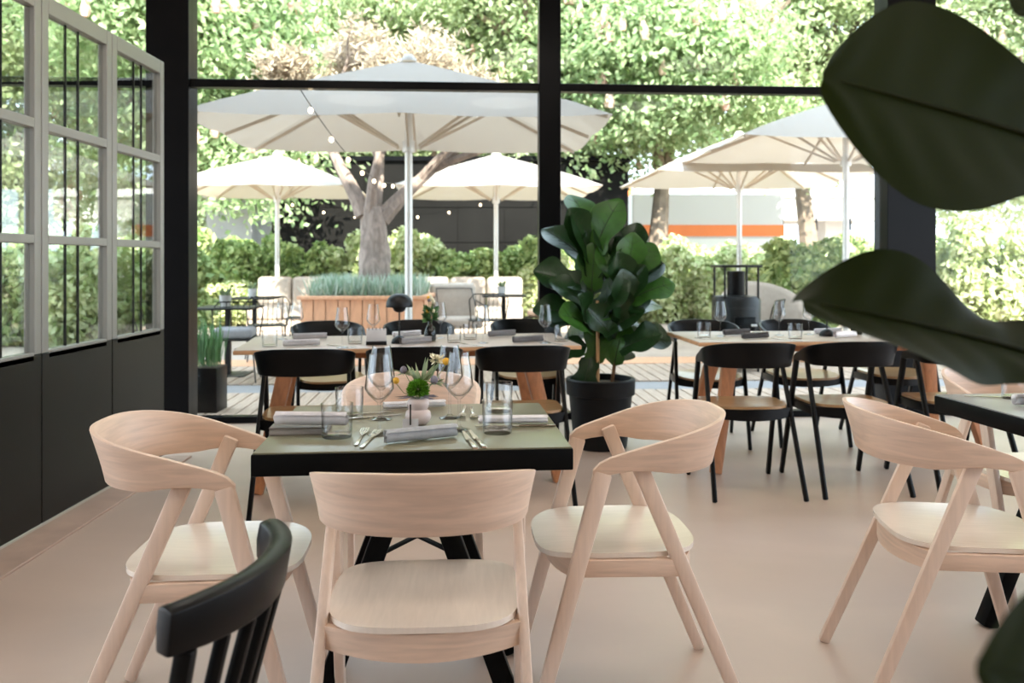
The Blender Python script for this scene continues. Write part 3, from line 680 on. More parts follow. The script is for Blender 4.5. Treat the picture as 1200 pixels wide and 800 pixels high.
# --- right-hand oak table
for px, py, s in ((844, 394, 'leftmost'), (913, 393, 'second from left, beside a tumbler'), (948, 392, 'third from left, under the leaf tip'), (1021, 390.5, 'rightmost, past the dark bottle')):
    wine(px, py, 'wine glass on the right-hand oak table, ' + s)
for px, py, s in ((825, 395, 'at the left corner'), (932, 396.5, 'in the middle'), (1040, 394, 'right of the dark bottle')):
    tumbler(px, py, 'tumbler on the right-hand oak table, ' + s)
napkin(847, 393.5, 879, 392, 'd', 'grey napkin roll on the right-hand oak table, farther of the two at its left end')
napkin(867, 398, 903, 396, 'd', 'grey napkin roll on the right-hand oak table, nearer of the two at its left end')
napkin(978, 396.5, 1003, 394.5, 'w', 'white napkin roll on the right-hand oak table beside the lamp foot')
napkin(956, 392, 985, 391, 'w', 'white napkin roll on the right-hand oak table behind the lamp foot')
cutlery('fork', 833, 398, 50, 'fork on the right-hand oak table at its left end')
cutlery('fork', 922, 398.5, 40, 'fork on the right-hand oak table beside the middle tumbler')

# ================================================================== FIG PLANTS
def leaf_mesh(name, L, W, fold=0.25, curl=0.25, wave=0.02, m=None, seed=0, nu=14, nv=8, round_tip=0.5, rm='rib'):
    "violin-shaped leaf from the stalk at 0 towards +y, upper side +z"
    rng = random.Random(seed); ph = rng.uniform(0, 6.28); b = bmesh.new(); rows = []
    for i in range(nu + 1):
        t = 1 - (1 - i / nu) ** 1.6
        prof = (0.55 * math.exp(-((t - 0.16) / 0.17) ** 2) + 1.0 * math.exp(-((t - 0.70) / 0.38) ** 2))
        prof *= min(1, (t / 0.06)) ** 0.5 if t < 0.06 else 1
        prof *= (max(0.0, 1 - ((t - 0.72) / 0.285) ** 2) ** round_tip if t > 0.72 else 1)
        hw = W / 2 * max(prof, 0.02)
        y = L * (t - 0.0); zc = -curl * L * (t ** 2.2)
        row = []
        for j in range(nv + 1):
            v = -1 + 2 * j / nv
            z = zc + fold * hw * abs(v) ** 1.3 + wave * L * math.sin(9 * t + ph + (1.3 if v > 0 else 0)) * v * v
            z += 0.006 * L * math.cos(t * 44 + abs(v) * 6) * (1 - abs(v)) * abs(v) * 2
            row.append(b.verts.new((hw * v, y - 0.0 * abs(v), z)))
        rows.append(row)
    for i in range(nu):
        for j in range(nv): b.faces.new((rows[i][j], rows[i][j + 1], rows[i + 1][j + 1], rows[i + 1][j]))
    me = meshdata(name, b, m, 80)
    pts = [(0, L * t, -curl * L * (max(0.0, t) ** 2.2) + 0.0015 * (L / 0.3)) for t in [-0.10, 0, 0.2, 0.4, 0.6, 0.8, 0.95]]
    rb = tube(pts, [0.011 * L, 0.011 * L, 0.010 * L, 0.008 * L, 0.006 * L, 0.004 * L, 0.002 * L], 6)
    for t in (0.14, 0.28, 0.42, 0.55, 0.67, 0.79) if rm == 'rib' else ():
        for s in (-1, 1):
            hw = W / 2 * (0.55 * math.exp(-((t - 0.16) / 0.17) ** 2) + math.exp(-((t - 0.70) / 0.38) ** 2)) * 0.80
            z0 = -curl * L * t ** 2.2; t2 = min(0.93, t + 0.16); z2 = -curl * L * t2 ** 2.2
            rb = tube([(0, L * t, z0 + 0.0005), (s * hw * 0.5, L * (t + 0.07), (z0 + z2) / 2 + fold * hw * 0.41 + 0.0005), (s * hw * 0.95, L * t2, z2 + fold * hw * 0.94 + 0.0005)], [0.0045 * L, 0.003 * L, 0.001 * L], 4, rb)
    mr = meshdata('midrib', rb, M[rm], 80)
    return me, mr
def leaf_at(parent, meshes, base, tip, up, scale=1.0):
    base = Vector(base); y = (Vector(tip) - base).normalized(); z = Vector(up); z = (z - y * z.dot(y)).normalized(); x = y.cross(z)
    mtx = Matrix((x, y, z)).transposed().to_4x4(); mtx.translation = base
    o = link('leaf', meshes[0], parent); o.matrix_local = mtx @ Matrix.Scale(scale, 4)
    link('midrib', meshes[1], o)
    return o
LV = [leaf_mesh('fig_leaf', 0.30, 0.20, 0.22, 0.22, 0.02, M['fig'], 1), leaf_mesh('fig_leaf', 0.28, 0.19, 0.35, 0.10, 0.03, M['fig'], 2), leaf_mesh('fig_leaf', 0.30, 0.21, 0.15, 0.32, 0.02, M['figlite'], 3)]
fg = thing('potted_fig', 'fiddle-leaf fig in a round black pot standing by the window', 'plant', (0.575, 5.55, 0))
obj('pot', lathe([(0, 0), (0.165, 0), (0.172, 0.008), (0.205, 0.34), (0.222, 0.345), (0.226, 0.44), (0.218, 0.448), (0.200, 0.448), (0.196, 0.41), (0, 0.405)], 40), M['potblk'], fg, angle=35)
obj('soil', lathe([(0.199, 0.408), (0.12, 0.415), (0, 0.42)], 24), M['soil'], fg)
stemA = [(-0.05, 0, 0.40), (-0.055, 0.0, 0.7), (-0.06, 0.02, 1.0), (-0.05, 0, 1.35)]
stemB = [(0.07, -0.02, 0.40), (0.10, -0.03, 0.62), (0.13, -0.02, 0.85), (0.16, 0.0, 1.15)]
obj('stem', tube(stemA, [0.016, 0.014, 0.012, 0.008], 8), M['bark'], fg); obj('stem', tube(stemB, [0.013, 0.011, 0.010, 0.006], 8), M['bark'], fg)
obj('stake', tube([(-0.02, -0.03, 0.40), (-0.02, -0.03, 0.95)], 0.012, 8), M['stake'], fg)
def onstem(st, z):
    for a, c in zip(st[:-1], st[1:]):
        if a[2] <= z <= c[2]:
            f = (z - a[2]) / (c[2] - a[2]); return Vector(a).lerp(Vector(c), f)
    return Vector(st[-1])
rng = random.Random(5)
# (stem, height, azimuth deg, elevation deg, mesh, scale)
figs = []
for k in range(24):
    f = k / 23.0; z = 0.66 + 0.66 * f; az = k * 137.5 + 200; el = -20 + 80 * f ** 1.4 + rng.uniform(-10, 10)
    figs.append((stemA, z, az, el, (0, 1, 0, 2)[k % 4], rng.uniform(1.0, 1.3)))
for k in range(16):
    f = k / 15.0; z = 0.62 + 0.50 * f; az = k * 137.5 + 300; el = -15 + 75 * f ** 1.4 + rng.uniform(-10, 10)
    figs.append((stemB, z, az, el, (0, 2, 1)[k % 3], rng.uniform(0.9, 1.2)))
figs += [(stemB, 0.50, 285, 58, 2, 0.95), (stemB, 0.52, 240, 40, 2, 0.95), (stemA, 0.62, 240, -60, 0, 1.0), (stemA, 0.50, 300, 60, 2, 0.95), (stemB, 0.92, 350, 20, 2, 1.1), (stemB, 1.02, 350, 48, 2, 1.1), (stemB, 1.12, 340, 66, 0, 1.05),
         (stemA, 1.05, 265, 35, 1, 1.15), (stemA, 1.15, 240, 55, 0, 1.15), (stemA, 0.95, 285, 25, 0, 1.15), (stemA, 0.85, 200, 0, 0, 1.15), (stemB, 0.80, 280, 10, 0, 1.1), (stemA, 0.75, 255, -10, 1, 1.1), (stemB, 0.95, 260, 45, 1, 1.1)]
for st, z, az, el, mi, s in figs:
    p = onstem(st, z); el = el + 12 if el > -30 else el
    if math.sin(R(az)) < -0.35 and -30 < el < 55: el += 35
    d = Vector((math.cos(R(az)) * math.cos(R(el)), 0.75 * math.sin(R(az)) * math.cos(R(el)), math.sin(R(el)))).normalized()
    base = p + d * 0.03 * s
    up = Vector((-0.35 * d.x + rng.uniform(-0.45, 0.45), -1.0 + rng.uniform(-0.2, 0.4), 0.55))
    leaf_at(fg, LV[mi], base, base + d, up, s)

# large fig leaves close to the camera on the right
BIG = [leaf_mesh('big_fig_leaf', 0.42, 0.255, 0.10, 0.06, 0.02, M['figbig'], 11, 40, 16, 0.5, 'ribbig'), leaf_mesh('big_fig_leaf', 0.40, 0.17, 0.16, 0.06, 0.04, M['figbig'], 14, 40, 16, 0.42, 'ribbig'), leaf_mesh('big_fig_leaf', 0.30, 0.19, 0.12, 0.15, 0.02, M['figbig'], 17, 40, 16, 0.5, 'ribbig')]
PX = Vector((0.92, 1.0, 0))
ff = thing('tall_fig', 'tall fiddle-leaf fig reaching in from the right with large dark leaves close to us', 'plant', PX)
obj('pot', lathe([(0, 0), (0.17, 0), (0.18, 0.01), (0.21, 0.36), (0.225, 0.365), (0.225, 0.42), (0.205, 0.42), (0.2, 0.39), (0, 0.385)], 32), M['potblk'], ff, angle=35)
obj('stem', tube([(0, 0, 0.38), (0.01, 0.0, 0.9), (0.0, 0.0, 1.3), (0.02, 0.0, 1.75)], [0.02, 0.017, 0.014, 0.009], 10), M['bark'], ff)
def bigleaf(mi, p0, p1, up, s=1.0):
    q0 = Vector(p0) - PX; d = (Vector(p1) - Vector(p0)).normalized()
    leaf_at(ff, BIG[mi], q0, Vector(p1) - PX, up, s)
    zs = max(0.5, min(1.7, q0.z + 0.08)); a = q0 - d * 0.03
    obj('petiole', tube([q0 + d * 0.01, a, a.lerp(Vector((0.01, 0, zs)), 0.5) + Vector((0, 0, 0.03)), Vector((0.01, 0, zs))], [0.004, 0.004, 0.005, 0.007], 8), M['rib'], ff)
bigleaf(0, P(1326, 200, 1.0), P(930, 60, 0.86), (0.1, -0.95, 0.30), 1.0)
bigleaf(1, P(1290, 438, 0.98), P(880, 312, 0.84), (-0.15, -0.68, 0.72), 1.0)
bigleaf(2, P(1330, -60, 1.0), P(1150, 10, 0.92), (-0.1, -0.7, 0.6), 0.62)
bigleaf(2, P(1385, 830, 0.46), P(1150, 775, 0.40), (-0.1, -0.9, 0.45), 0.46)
for z, az, el in ((0.75, 20, 10), (0.85, 80, -10), (1.5, 30, 35), (1.65, 100, 40), (1.7, 330, 50)):
    d = Vector((math.cos(R(az)) * math.cos(R(el)), math.sin(R(az)) * math.cos(R(el)), math.sin(R(el))))
    leaf_at(ff, BIG[2], Vector((0.01, 0, z)) + d * 0.03, Vector((0.01, 0, z)) + d, (0, 0, 1), 0.9)

# ================================================================== OUTDOORS: deck
dk = thing('deck', 'weathered wooden terrace deck outside the window', 'deck', (0, WY, 0), WALL_A, kind='structure')
ME_BD = {}
def boards(y0, y1, x0, x1, z):
    L = y1 - y0
    if L not in ME_BD: ME_BD[L] = meshdata('board', box(-0.055, 0.055, 0, L, -0.03, 0, 0.004, 1), M['deck'])
    x = x0
    while x < x1:
        link('board', ME_BD[L], dk, (x, y0, z + random.uniform(-0.003, 0.002))); x += 0.122
boards(0.24, 1.62, -4.2, 5.0, -0.02)
boards(2.22, 3.62, -4.6, 5.4, -0.02)
obj('substructure', box(-4.4, 5.6, 0.2, 3.64, -0.12, -0.06), M['wall_dk'], dk, smooth=False)
struct('deck_strip', box(-4.4, 5.6, 1.64, 2.14, -0.10, -0.025, 0.004), M['strip_grey'], None, WLOC, WROT)  # plain grey strip between the two runs of boards
struct('deck_strip', box(-9, 9, 3.66, 4.3, -0.12, -0.02, 0.004), M['cedar'], None, WLOC, WROT).name = 'deck_edge'
struct('terrace', box(-16, 16, 4.32, 14, -0.13, -0.04), M['gravel'], None, WLOC, WROT)

# grass in a square planter outside, beside the left post
gp = thing('grass_planter', 'tall reed grass in a square dark planter outside by the left post', 'plant', P(243, 305, 7.0).xy.to_3d() + Vector((0, 0, -0.02)))
obj('planter', box(-0.10, 0.12, -0.13, 0.13, 0, 0.36, 0.006), M['steel'], gp); obj('soil', box(-0.085, 0.105, -0.115, 0.115, 0.33, 0.365), M['soil'], gp)
def gr(rng):
    x, y = rng.uniform(-0.09, 0.10), rng.uniform(-0.11, 0.11)
    return (x, y, 0.35), (x + rng.uniform(-0.05, 0.05), y + rng.uniform(-0.05, 0.05), 0.35 + rng.uniform(0.2, 0.46)), 0.008, (rng.uniform(-0.04, 0.04), rng.uniform(-0.04, 0.04), -0.01)
tag(obj('blades', blades(260, gr, 31), M['grass'], gp, smooth=False), kind='stuff')

# parasols
def parasol(label, x, y, W, D, rim, apex, rz=0.0, base=True):
    t = thing('parasol', label, 'parasol', (x, y, -0.04), rz, 'garden parasols')
    b = bmesh.new(); n = 8; rings = []
    def edge(k, f):
        c = [(-1, -1), (0, -1), (1, -1), (1, 0), (1, 1), (0, 1), (-1, 1), (-1, 0)][k % 8]; return Vector((c[0] * W / 2 * f, c[1] * D / 2 * f, 0))
    segs = 6
    for i in range(segs + 1):
        f = 0.04 + 0.96 * i / segs; ring = []
        for k in range(8):
            for s in range(3):
                u = s / 3; p = edge(k, f).lerp(edge(k + 1, f), u)
                mid = 4 * u * (1 - u)
                z = rim + (apex - rim) * max(0.0, 1 - f) ** 0.92
                z -= 0.035 * f * mid * (W / 4)
                ring.append(b.verts.new((p.x, p.y, z + 0.04)))
        rings.append(ring)
    m_ = 24
    for i in range(segs):
        for k in range(m_): b.faces.new((rings[i][k], rings[i][(k + 1) % m_], rings[i + 1][(k + 1) % m_], rings[i + 1][k]))
    b.faces.new(rings[0])
    bmesh.ops.solidify(b, geom=b.faces[:], thickness=0.006)
    obj('canopy', b, M['canvas'], t, angle=20)
    obj('finial', lathe([(0.09, apex + 0.02), (0.085, apex + 0.05), (0.04, apex + 0.10), (0, apex + 0.11)], 12), M['canvas'], t)
    obj('pole', tube([(0, 0, 0.05), (0, 0, apex)], 0.042, 14), M['alu'], t)
    hz = rim - 0.10
    obj('hub', tube([(0, 0, hz - 0.06), (0, 0, hz + 0.06)], 0.07, 14), M['alu'], t)
    for k in range(8):
        e = edge(k, 0.98); q = edge(k, 0.48)
        rb = obj('rib', beam((e.x * 0.04, e.y * 0.04, apex - 0.03), (e.x, e.y, rim + 0.02), 0.022, 0.035, (-e.y, e.x, 0)), M['ribwood'], t)
        obj('strut', beam((q.x * 0.12, q.y * 0.12, hz), (q.x, q.y, rim + (apex - rim) * (0.52 ** 0.92) - 0.02), 0.02, 0.03, (-e.y, e.x, 0)), M['ribwood'], rb)
    obj('base', box(-0.4, 0.4, -0.4, 0.4, 0, 0.08, 0.01), M['conc'], t)
    return t
parasol('largest parasol, grey-white and nearest, its pole in the middle of the left window bay', -1.12, 9.25, 4.0, 2.7, 2.58, 3.38, R(3))
parasol('sunlit cream parasol left of the olive tree', -4.40, 16.0, 3.2, 3.2, 2.50, 3.20, R(3))
parasol('sunlit cream parasol right of the olive tree, just left of the central mullion', -0.30, 16.0, 3.5, 3.4, 2.48, 3.20, R(3))
parasol('sunlit cream parasol in the right window bay, behind the shaded one', 3.70, 13.9, 3.4, 3.0, 2.52, 3.25, R(3))
parasol('shaded grey-white parasol in the right window bay, partly behind the leaf', 4.42, 11.3, 3.7, 2.8, 2.66, 3.36, R(3))

# tree in cedar planter
OT = Vector((-1.98, 12.0, -0.04))
pl = thing('cedar_planter', 'large cedar planter box with the olive tree, behind the mushroom lamp', 'planter', OT)
PW, PD, PH = 1.62, 1.4, 0.78
ME_PL = meshdata('plank', box(-0.076, 0.076, -0.012, 0.012, 0, PH - 0.05, 0.004, 1), M['cedar'])
nx = 10
for k in range(nx):
    for sy in (-1, 1): link('plank', ME_PL, pl, (-PW / 2 + 0.162 * (k + 0.5), sy * PD / 2, 0.0))
for k in range(8):
    for sx in (-1, 1): link('plank', ME_PL, pl, (sx * PW / 2, -PD / 2 + 0.175 * (k + 0.5), 0.0), (0, 0, R(90)))
for sy in (-1, 1): obj('cap', box(-PW / 2 - 0.05, PW / 2 + 0.05, sy * PD / 2 - 0.05, sy * PD / 2 + 0.05, PH - 0.05, PH, 0.006), M['cedar'], pl)
for sx in (-1, 1): obj('cap', box(sx * PW / 2 - 0.05, sx * PW / 2 + 0.05, -PD / 2 + 0.05, PD / 2 - 0.05, PH - 0.05, PH, 0.006), M['cedar'], pl)
obj('soil', box(-PW / 2 + 0.02, PW / 2 - 0.02, -PD / 2 + 0.02, PD / 2 - 0.02, 0.3, PH - 0.08), M['soil'], pl)
def lav(rng):
    x, y = rng.uniform(-0.74, 0.74), rng.uniform(-0.62, 0.62)
    return (x, y, PH - 0.08), (x + rng.uniform(-0.14, 0.14), y + rng.uniform(-0.14, 0.14), PH + rng.uniform(0.08, 0.32)), 0.02, (rng.uniform(-0.03, 0.03), 0, 0)
lv = tag(obj('lavender', blades(2600, lav, 41), M['lav'], None, OT, smooth=False), 'grey-green lavender filling the top of the cedar planter', 'lavender', kind='stuff')
def branch_tree(t, m, base, height, r0, levels, seed, spread=0.55, twigs=None):
    "trunk and limbs as one mesh; returns the limb ends"
    rng = random.Random(seed); b = bmesh.new(); ends = []
    def grow(p, d, L, r, lv):
        pts = [p]; rs = [r]; q = Vector(p); dd = Vector(d)
        for i in range(4):
            dd = (dd + Vector((rng.uniform(-1, 1), rng.uniform(-1, 1), rng.uniform(-0.3, 0.5))) * 0.16).normalized(); q = q + dd * L / 4; pts.append(q.copy()); rs.append(r * (1 - 0.12 * (i + 1)))
        tube(pts, rs, 8 if lv > 1 else 5, b)
        if lv == 0: ends.append((pts[2], pts[-1])); return
        for k in range(3 if lv > 1 else 4):
            a = rng.uniform(0, 6.283) + k * 2.1; e = (dd + Vector((math.cos(a), math.sin(a), rng.uniform(-0.1, 0.5))) * spread * rng.uniform(0.8, 1.4)).normalized()
            grow(pts[-1 if k < 2 else 3], e, L * rng.uniform(0.6, 0.85), r * 0.55, lv - 1)
    for (p, d, L, r) in base: grow(Vector(p), Vector(d).normalized(), L, r, levels)
    return b, ends
ot = thing('olive_tree', 'gnarled tree with pale twiggy crown growing in the cedar planter', 'tree', OT + Vector((0, 0, PH - 0.1)))
# knotted trunk
b = bmesh.new(); rings = []; rng = random.Random(4); NS = 18
for i in range(17):
    t_ = i / 16; z = t_ * 1.32; r = 0.235 - 0.07 * t_ + 0.10 * math.exp(-((t_ - 0.04) / 0.10) ** 2) + 0.05 * max(0, t_ - 0.8)
    rings.append([b.verts.new((0.05 * math.sin(2.5 * t_) + r * (1 + 0.10 * math.sin(3 * a + 5 * t_) + 0.06 * math.sin(7 * a - 9 * t_) + rng.uniform(-0.05, 0.05)) * math.cos(a), r * (1 + 0.10 * math.cos(3 * a + 4 * t_) + rng.uniform(-0.05, 0.05)) * math.sin(a), z)) for a in [2 * math.pi * k / NS for k in range(NS)]])
for i in range(16):
    for k in range(NS): b.faces.new((rings[i][k], rings[i][(k + 1) % NS], rings[i + 1][(k + 1) % NS], rings[i + 1][k]))
b.faces.new(rings[-1])
obj('trunk', b, M['trunk'], ot)
b, ends = branch_tree(ot, None, [((-0.11, 0, 1.2), (-0.38, 0, 1), 1.0, 0.125), ((0.03, 0.05, 1.25), (0.06, 0.1, 1), 1.05, 0.115), ((0.14, 0, 1.15), (0.62, 0.05, 0.85), 1.05, 0.135), ((0.0, -0.08, 1.25), (0.2, -0.5, 0.9), 0.9, 0.09)], 0, 0, 3, 12, 0.62)
obj('limbs', b, M['trunk'], ot)
def tw(rng):
    p, q = ends[rng.randrange(len(ends))]; c = Vector(p).lerp(Vector(q), rng.uniform(0, 1.25)); c = c + Vector((rng.gauss(0, 0.10), rng.gauss(0, 0.10), rng.gauss(0, 0.08)))
    d = Vector((rng.uniform(-1, 1), rng.uniform(-1, 1), rng.uniform(-0.4, 1))).normalized()
    return c, c + d * rng.uniform(0.08, 0.20), 0.030, (0, 0, 0)
tag(obj('twigs', blades(15000, tw, 13), M['blossom'], ot, smooth=False), kind='stuff')

# ------------------------------------------------------------------ foliage masses
def leaf_cloud(n, blobs, size, seed, flat=0.5, clump=0):
    "n pointed leaves on and inside a set of ellipsoids (cx,cy,cz,rx,ry,rz)"
    rng = random.Random(seed); vs, fs = [], []
    wts = [b[3] * b[5] + b[4] * b[5] for b in blobs]; clumps = None
    centres = []
    for _ in range(clump):
        b = rng.choices(blobs, wts)[0]
        z = rng.uniform(-0.75, 1); a = rng.uniform(0, 6.283); r = math.sqrt(max(0, 1 - z * z)); f = rng.uniform(0.80, 1.05)
        nrm = Vector((r * math.cos(a), r * math.sin(a), z)); centres.append((Vector((b[0] + nrm.x * b[3] * f, b[1] + nrm.y * b[4] * f, b[2] + nrm.z * b[5] * f)), nrm))
    for _ in range(n):
        if clump:
            c, nrm = centres[rng.randrange(clump)]
            p = c + Vector((rng.gauss(0, 1), rng.gauss(0, 1), rng.gauss(0, 0.42))) * size * 2.7
        else:
            b = rng.choices(blobs, wts)[0]; z = rng.uniform(-0.9, 1); a = rng.uniform(0, 6.283); r = math.sqrt(max(0, 1 - z * z)); f = 1.06 - 0.32 * rng.random() ** 1.6
            nrm = Vector((r * math.cos(a), r * math.sin(a), z)); p = Vector((b[0] + nrm.x * b[3] * f, b[1] + nrm.y * b[4] * f, b[2] + nrm.z * b[5] * f))
        nn = (nrm * 0.6 + Vector((rng.uniform(-1, 1), rng.uniform(-1, 1), rng.uniform(-0.4, 1.2))) * 0.8).normalized()
        x = nn.orthogonal().normalized(); q = Matrix.Rotation(rng.uniform(0, 6.283), 3, nn); x = q @ x; y = nn.cross(x)
        s = size * rng.uniform(0.6, 1.25); i = len(vs)
        dr = nn * (-0.18 * s)
        vs += [p - y * s * 0.5, p - x * s * 0.27 + dr * 0.4, p + x * s * 0.27 + dr * 0.4, p + y * s * 0.5 + dr]
        fs += [(i, i + 2, i + 3, i + 1)]
    return ([tuple(v) for v in vs], [], fs)
def cloud_mesh(name, data, m):
    me = bpy.data.meshes.new(name); me.from_pydata(*data); me.materials.append(m); me.shade_flat(); return me
# chestnut trees
def crown_blobs(seed, W=4.2, H=5.5):
    rng = random.Random(seed); bl = []
    for k in range(13):
        a = rng.uniform(0, 6.283); rr = rng.uniform(0.2, 0.75) * W; z = rng.uniform(-0.42, 0.45) * H * 1.6
        bl.append((math.cos(a) * rr, math.sin(a) * rr * 0.8, z, rng.uniform(1.3, 2.2), rng.uniform(1.2, 2.0), rng.uniform(0.9, 1.5)))
    bl.append((0, 0, 0, W * 0.62, W * 0.55, H * 0.62)); return bl
CROWN = []
for sd_, mm in ((101, 'chest'), (102, 'chest2'), (103, 'chest')):
    bl = crown_blobs(sd_)
    cme = cloud_mesh('crown', leaf_cloud(75000, bl, 0.20, sd_, clump=800), M[mm])
    rng = random.Random(sd_); vs, fs = [], []
    for _ in range(260):
        b_ = rng.choice(bl); a = rng.uniform(0, 6.283); z = rng.uniform(-0.2, 0.9); r = math.sqrt(1 - z * z)
        c = Vector((b_[0] + r * math.cos(a) * b_[3] * 1.08, b_[1] + r * math.sin(a) * b_[4] * 1.08, b_[2] + z * b_[5] * 1.08)); i = len(vs)
        for hh, rr in ((0, 0.07), (0.12, 0.11), (0.28, 0.07)):
            for k in range(5): vs.append(tuple(c + Vector((rr * math.cos(k * 1.2566), rr * math.sin(k * 1.2566), hh))))
        vs.append(tuple(c + Vector((0, 0, 0.46))))
        for lv_ in range(2):
            for k in range(5): fs.append((i + lv_ * 5 + k, i + lv_ * 5 + (k + 1) % 5, i + lv_ * 5 + 5 + (k + 1) % 5, i + lv_ * 5 + 5 + k))
        for k in range(5): fs.append((i + 10 + k, i + 10 + (k + 1) % 5, i + 15))
    CROWN.append((cme, cloud_mesh('flower_candles', (vs, [], fs), M['candle'])))
tb, _e = branch_tree(None, None, [((0, 0, 0), (0.02, 0.0, 1), 3.4, 0.34)], 0, 0, 2, 55, 0.7)
ME_TRUNK = meshdata('trunk', tb, M['trunk2'])
GT = 'flowering chestnut trees beyond the terrace'
def chestnut(label, x, y, zc, ci, s=1.0, rz=0.0):
    t = thing('chestnut_tree', label, 'tree', (x, y, -0.13), rz, GT)
    o = link('crown', CROWN[ci][0], t, (0, 0, zc)); o.scale = (s, s, s); tag(o, kind='stuff')
    o = link('flower_candles', CROWN[ci][1], t, (0, 0, zc)); o.scale = (s, s, s); tag(o, kind='stuff')
    o = link('trunk', ME_TRUNK, t); o.scale = (s, s, max(0.6, (zc - 1.2) / 4.6))
    return t
chestnut('chestnut tree at the far left, seen through the folding doors', -14.5, 21.5, 5.6, 0, 1.0, 0.5)
chestnut('chestnut tree above the left cream parasol, its trunk beside the left post', -7.95, 21.4, 6.6, 1, 1.0, 1.9)
chestnut('chestnut tree behind the olive tree, above the apex of the largest parasol', -3.4, 26.5, 7.0, 0, 1.05, 2.6)
chestnut('chestnut tree straddling the central mullion at the top', 1.0, 25.6, 7.8, 2, 1.0, 4.0)
chestnut('chestnut tree in the upper right window bay with its trunk behind the potted fig', 3.7, 22.5, 7.2, 1, 0.95, 5.2)
chestnut('chestnut tree at the upper right beside the right post', 9.6, 27.0, 8.6, 0, 1.05, 0.2)
chestnut('chestnut tree at the far right beyond the right post', 15.5, 25.0, 6.8, 2, 1.0, 3.2)
chestnut('chestnut tree far behind at the left, filling gaps between the nearer crowns', -12.0, 31.0, 7.0, 2, 1.25, 1.2)
chestnut('chestnut tree far behind the black building, filling gaps between the nearer crowns', -1.5, 33.0, 8.5, 1, 1.3, 3.7)

# shrubs of the hedge
def shrub_blobs(seed, W, H):
    rng = random.Random(seed); bl = [(0, 0, H * 0.45, W * 0.5, 0.5, H * 0.5)]
    for k in range(22): bl.append((rng.uniform(-0.52, 0.52) * W, rng.uniform(-0.45, 0.2), H * rng.uniform(0.2, 0.98), W * rng.uniform(0.08, 0.2), 0.28, H * rng.uniform(0.08, 0.2)))
    return bl
SH = [cloud_mesh('foliage', leaf_cloud(7500, shrub_blobs(s, 1.9, 1.6), 0.15, s), M[m]) for s, m in ((201, 'shrub'), (202, 'shrub'), (203, 'shrub2'))]
tb, _e = branch_tree(None, None, [((-0.2, 0, 0), (-0.3, 0, 1), 0.6, 0.03), ((0.15, 0, 0), (0.3, 0, 1), 0.6, 0.03), ((0, 0.1, 0), (0, 0.1, 1), 0.7, 0.03)], 0, 0, 1, 77, 0.6)
ME_SHT = meshdata('stems', tb, M['bark'])
GS = 'hedge shrubs behind the terrace'
def shrub(label, x, y, i, sx=1.0, sz=1.0, rz=0.0):
    t = thing('hedge_shrub', label, 'shrub', (x, y, -0.13), rz, GS)
    o = link('foliage', SH[i], t); o.scale = (sx, 1, sz); tag(o, kind='stuff')
    o = link('stems', ME_SHT, t); o.scale = (sx, 1, sz)
names = ['at the left post', 'below the left cream parasol', 'right of the left cream parasol pole', 'left of the gnarled trunk', 'behind the gnarled trunk', 'right of the gnarled trunk', 'behind the largest parasol pole', 'left of the right cream parasol pole', 'at the central mullion']
for k in range(9):
    x = -6.9 + 0.93 * k * 1.0
    shrub('leafy green hedge shrub ' + names[k], x, 18.4 + 0.25 * math.sin(k * 2.1), (1, 0, 1, 0, 2, 2, 0, 1, 0)[k], 0.75 + 0.08 * (k % 3), 1.02 + 0.10 * math.sin(k * 1.7), 0.2 * k)
shrub('low pale shrub at the left post in front of the hedge', -5.9, 16.0, 2, 0.8, 0.55, 0.4); shrub('low pale shrub left of the sofa', -4.95, 16.6, 2, 0.75, 0.52, 2.0)
shrub('low pale shrub beside the central mullion', 0.75, 16.8, 2, 0.6, 0.8, 1.0)
nm2 = ['right of the potted fig', 'second right of the potted fig', 'third right of the potted fig', 'left of the stove', 'behind the stove', 'right of the stove', 'behind the beige lounge chair', 'by the right post']
for k in range(8):
    shrub('bright pale-leaved hedge shrub ' + nm2[k], 2.3 + 0.93 * k, 17.3 + 0.2 * math.sin(k * 3.0), 2 if k not in (5,) else 0, 0.8, (0.95, 1.0, 0.93, 0.97, 0.95, 1.12, 1.0, 1.05)[k], 0.3 * k + 0.5)
shrub('dark green potted shrub behind the stove', 4.3, 13.2, 0, 0.62, 1.0, 0.9)
nm4 = ['leftmost behind the folding doors', 'second behind the folding doors', 'third behind the folding doors', 'nearest the left post behind the folding doors']
for k in range(4): shrub('leafy shrub outside, ' + nm4[k], -8.4 + 1.05 * k, 12.6 + 0.3 * (k % 2), (2, 0, 2, 1)[k], 0.85, 1.0 + 0.1 * (k % 2), 0.7 * k)
nm3 = ['nearest the right post', 'in the middle beyond the right post', 'at the right edge of the picture']
for k in range(3): shrub('tall pale shrub outside the far right bay, ' + nm3[k], 7.9 + 1.5 * k, 14.2 + 0.6 * k, 2, 0.95, 1.15, 0.8 * k)

# ------------------------------------------------------------------ lounge furniture outside
def cushion(name, x0, x1, y0, y1, z0, z1, m, parent, bev=0.06): return obj(name, box(x0, x1, y0, y1, z0, z1, bev, 4), m, parent, angle=60)
def sofa(label, x, y, W, n, rz=0.0):
    t = thing('outdoor_sofa', label, 'sofa', (x, y, -0.04), rz, 'beige outdoor sofas')
    obj('plinth', box(-W / 2, W / 2, -0.42, 0.45, 0.0, 0.2, 0.02), M['sofa'], t)
    cw = W / n
    for k in range(n):
        a = -W / 2 + cw * k
        cushion('seat_cushion', a + 0.01, a + cw - 0.01, -0.45, 0.28, 0.2, 0.44, M['sofa'], t)
        cushion('back_cushion', a + 0.01, a + cw - 0.01, 0.18, 0.45, 0.40, 0.95, M['sofa'], t, 0.08)
    return t
sofa('beige outdoor sofa left of the cedar planter', -3.72, 15.4, 1.9, 3)
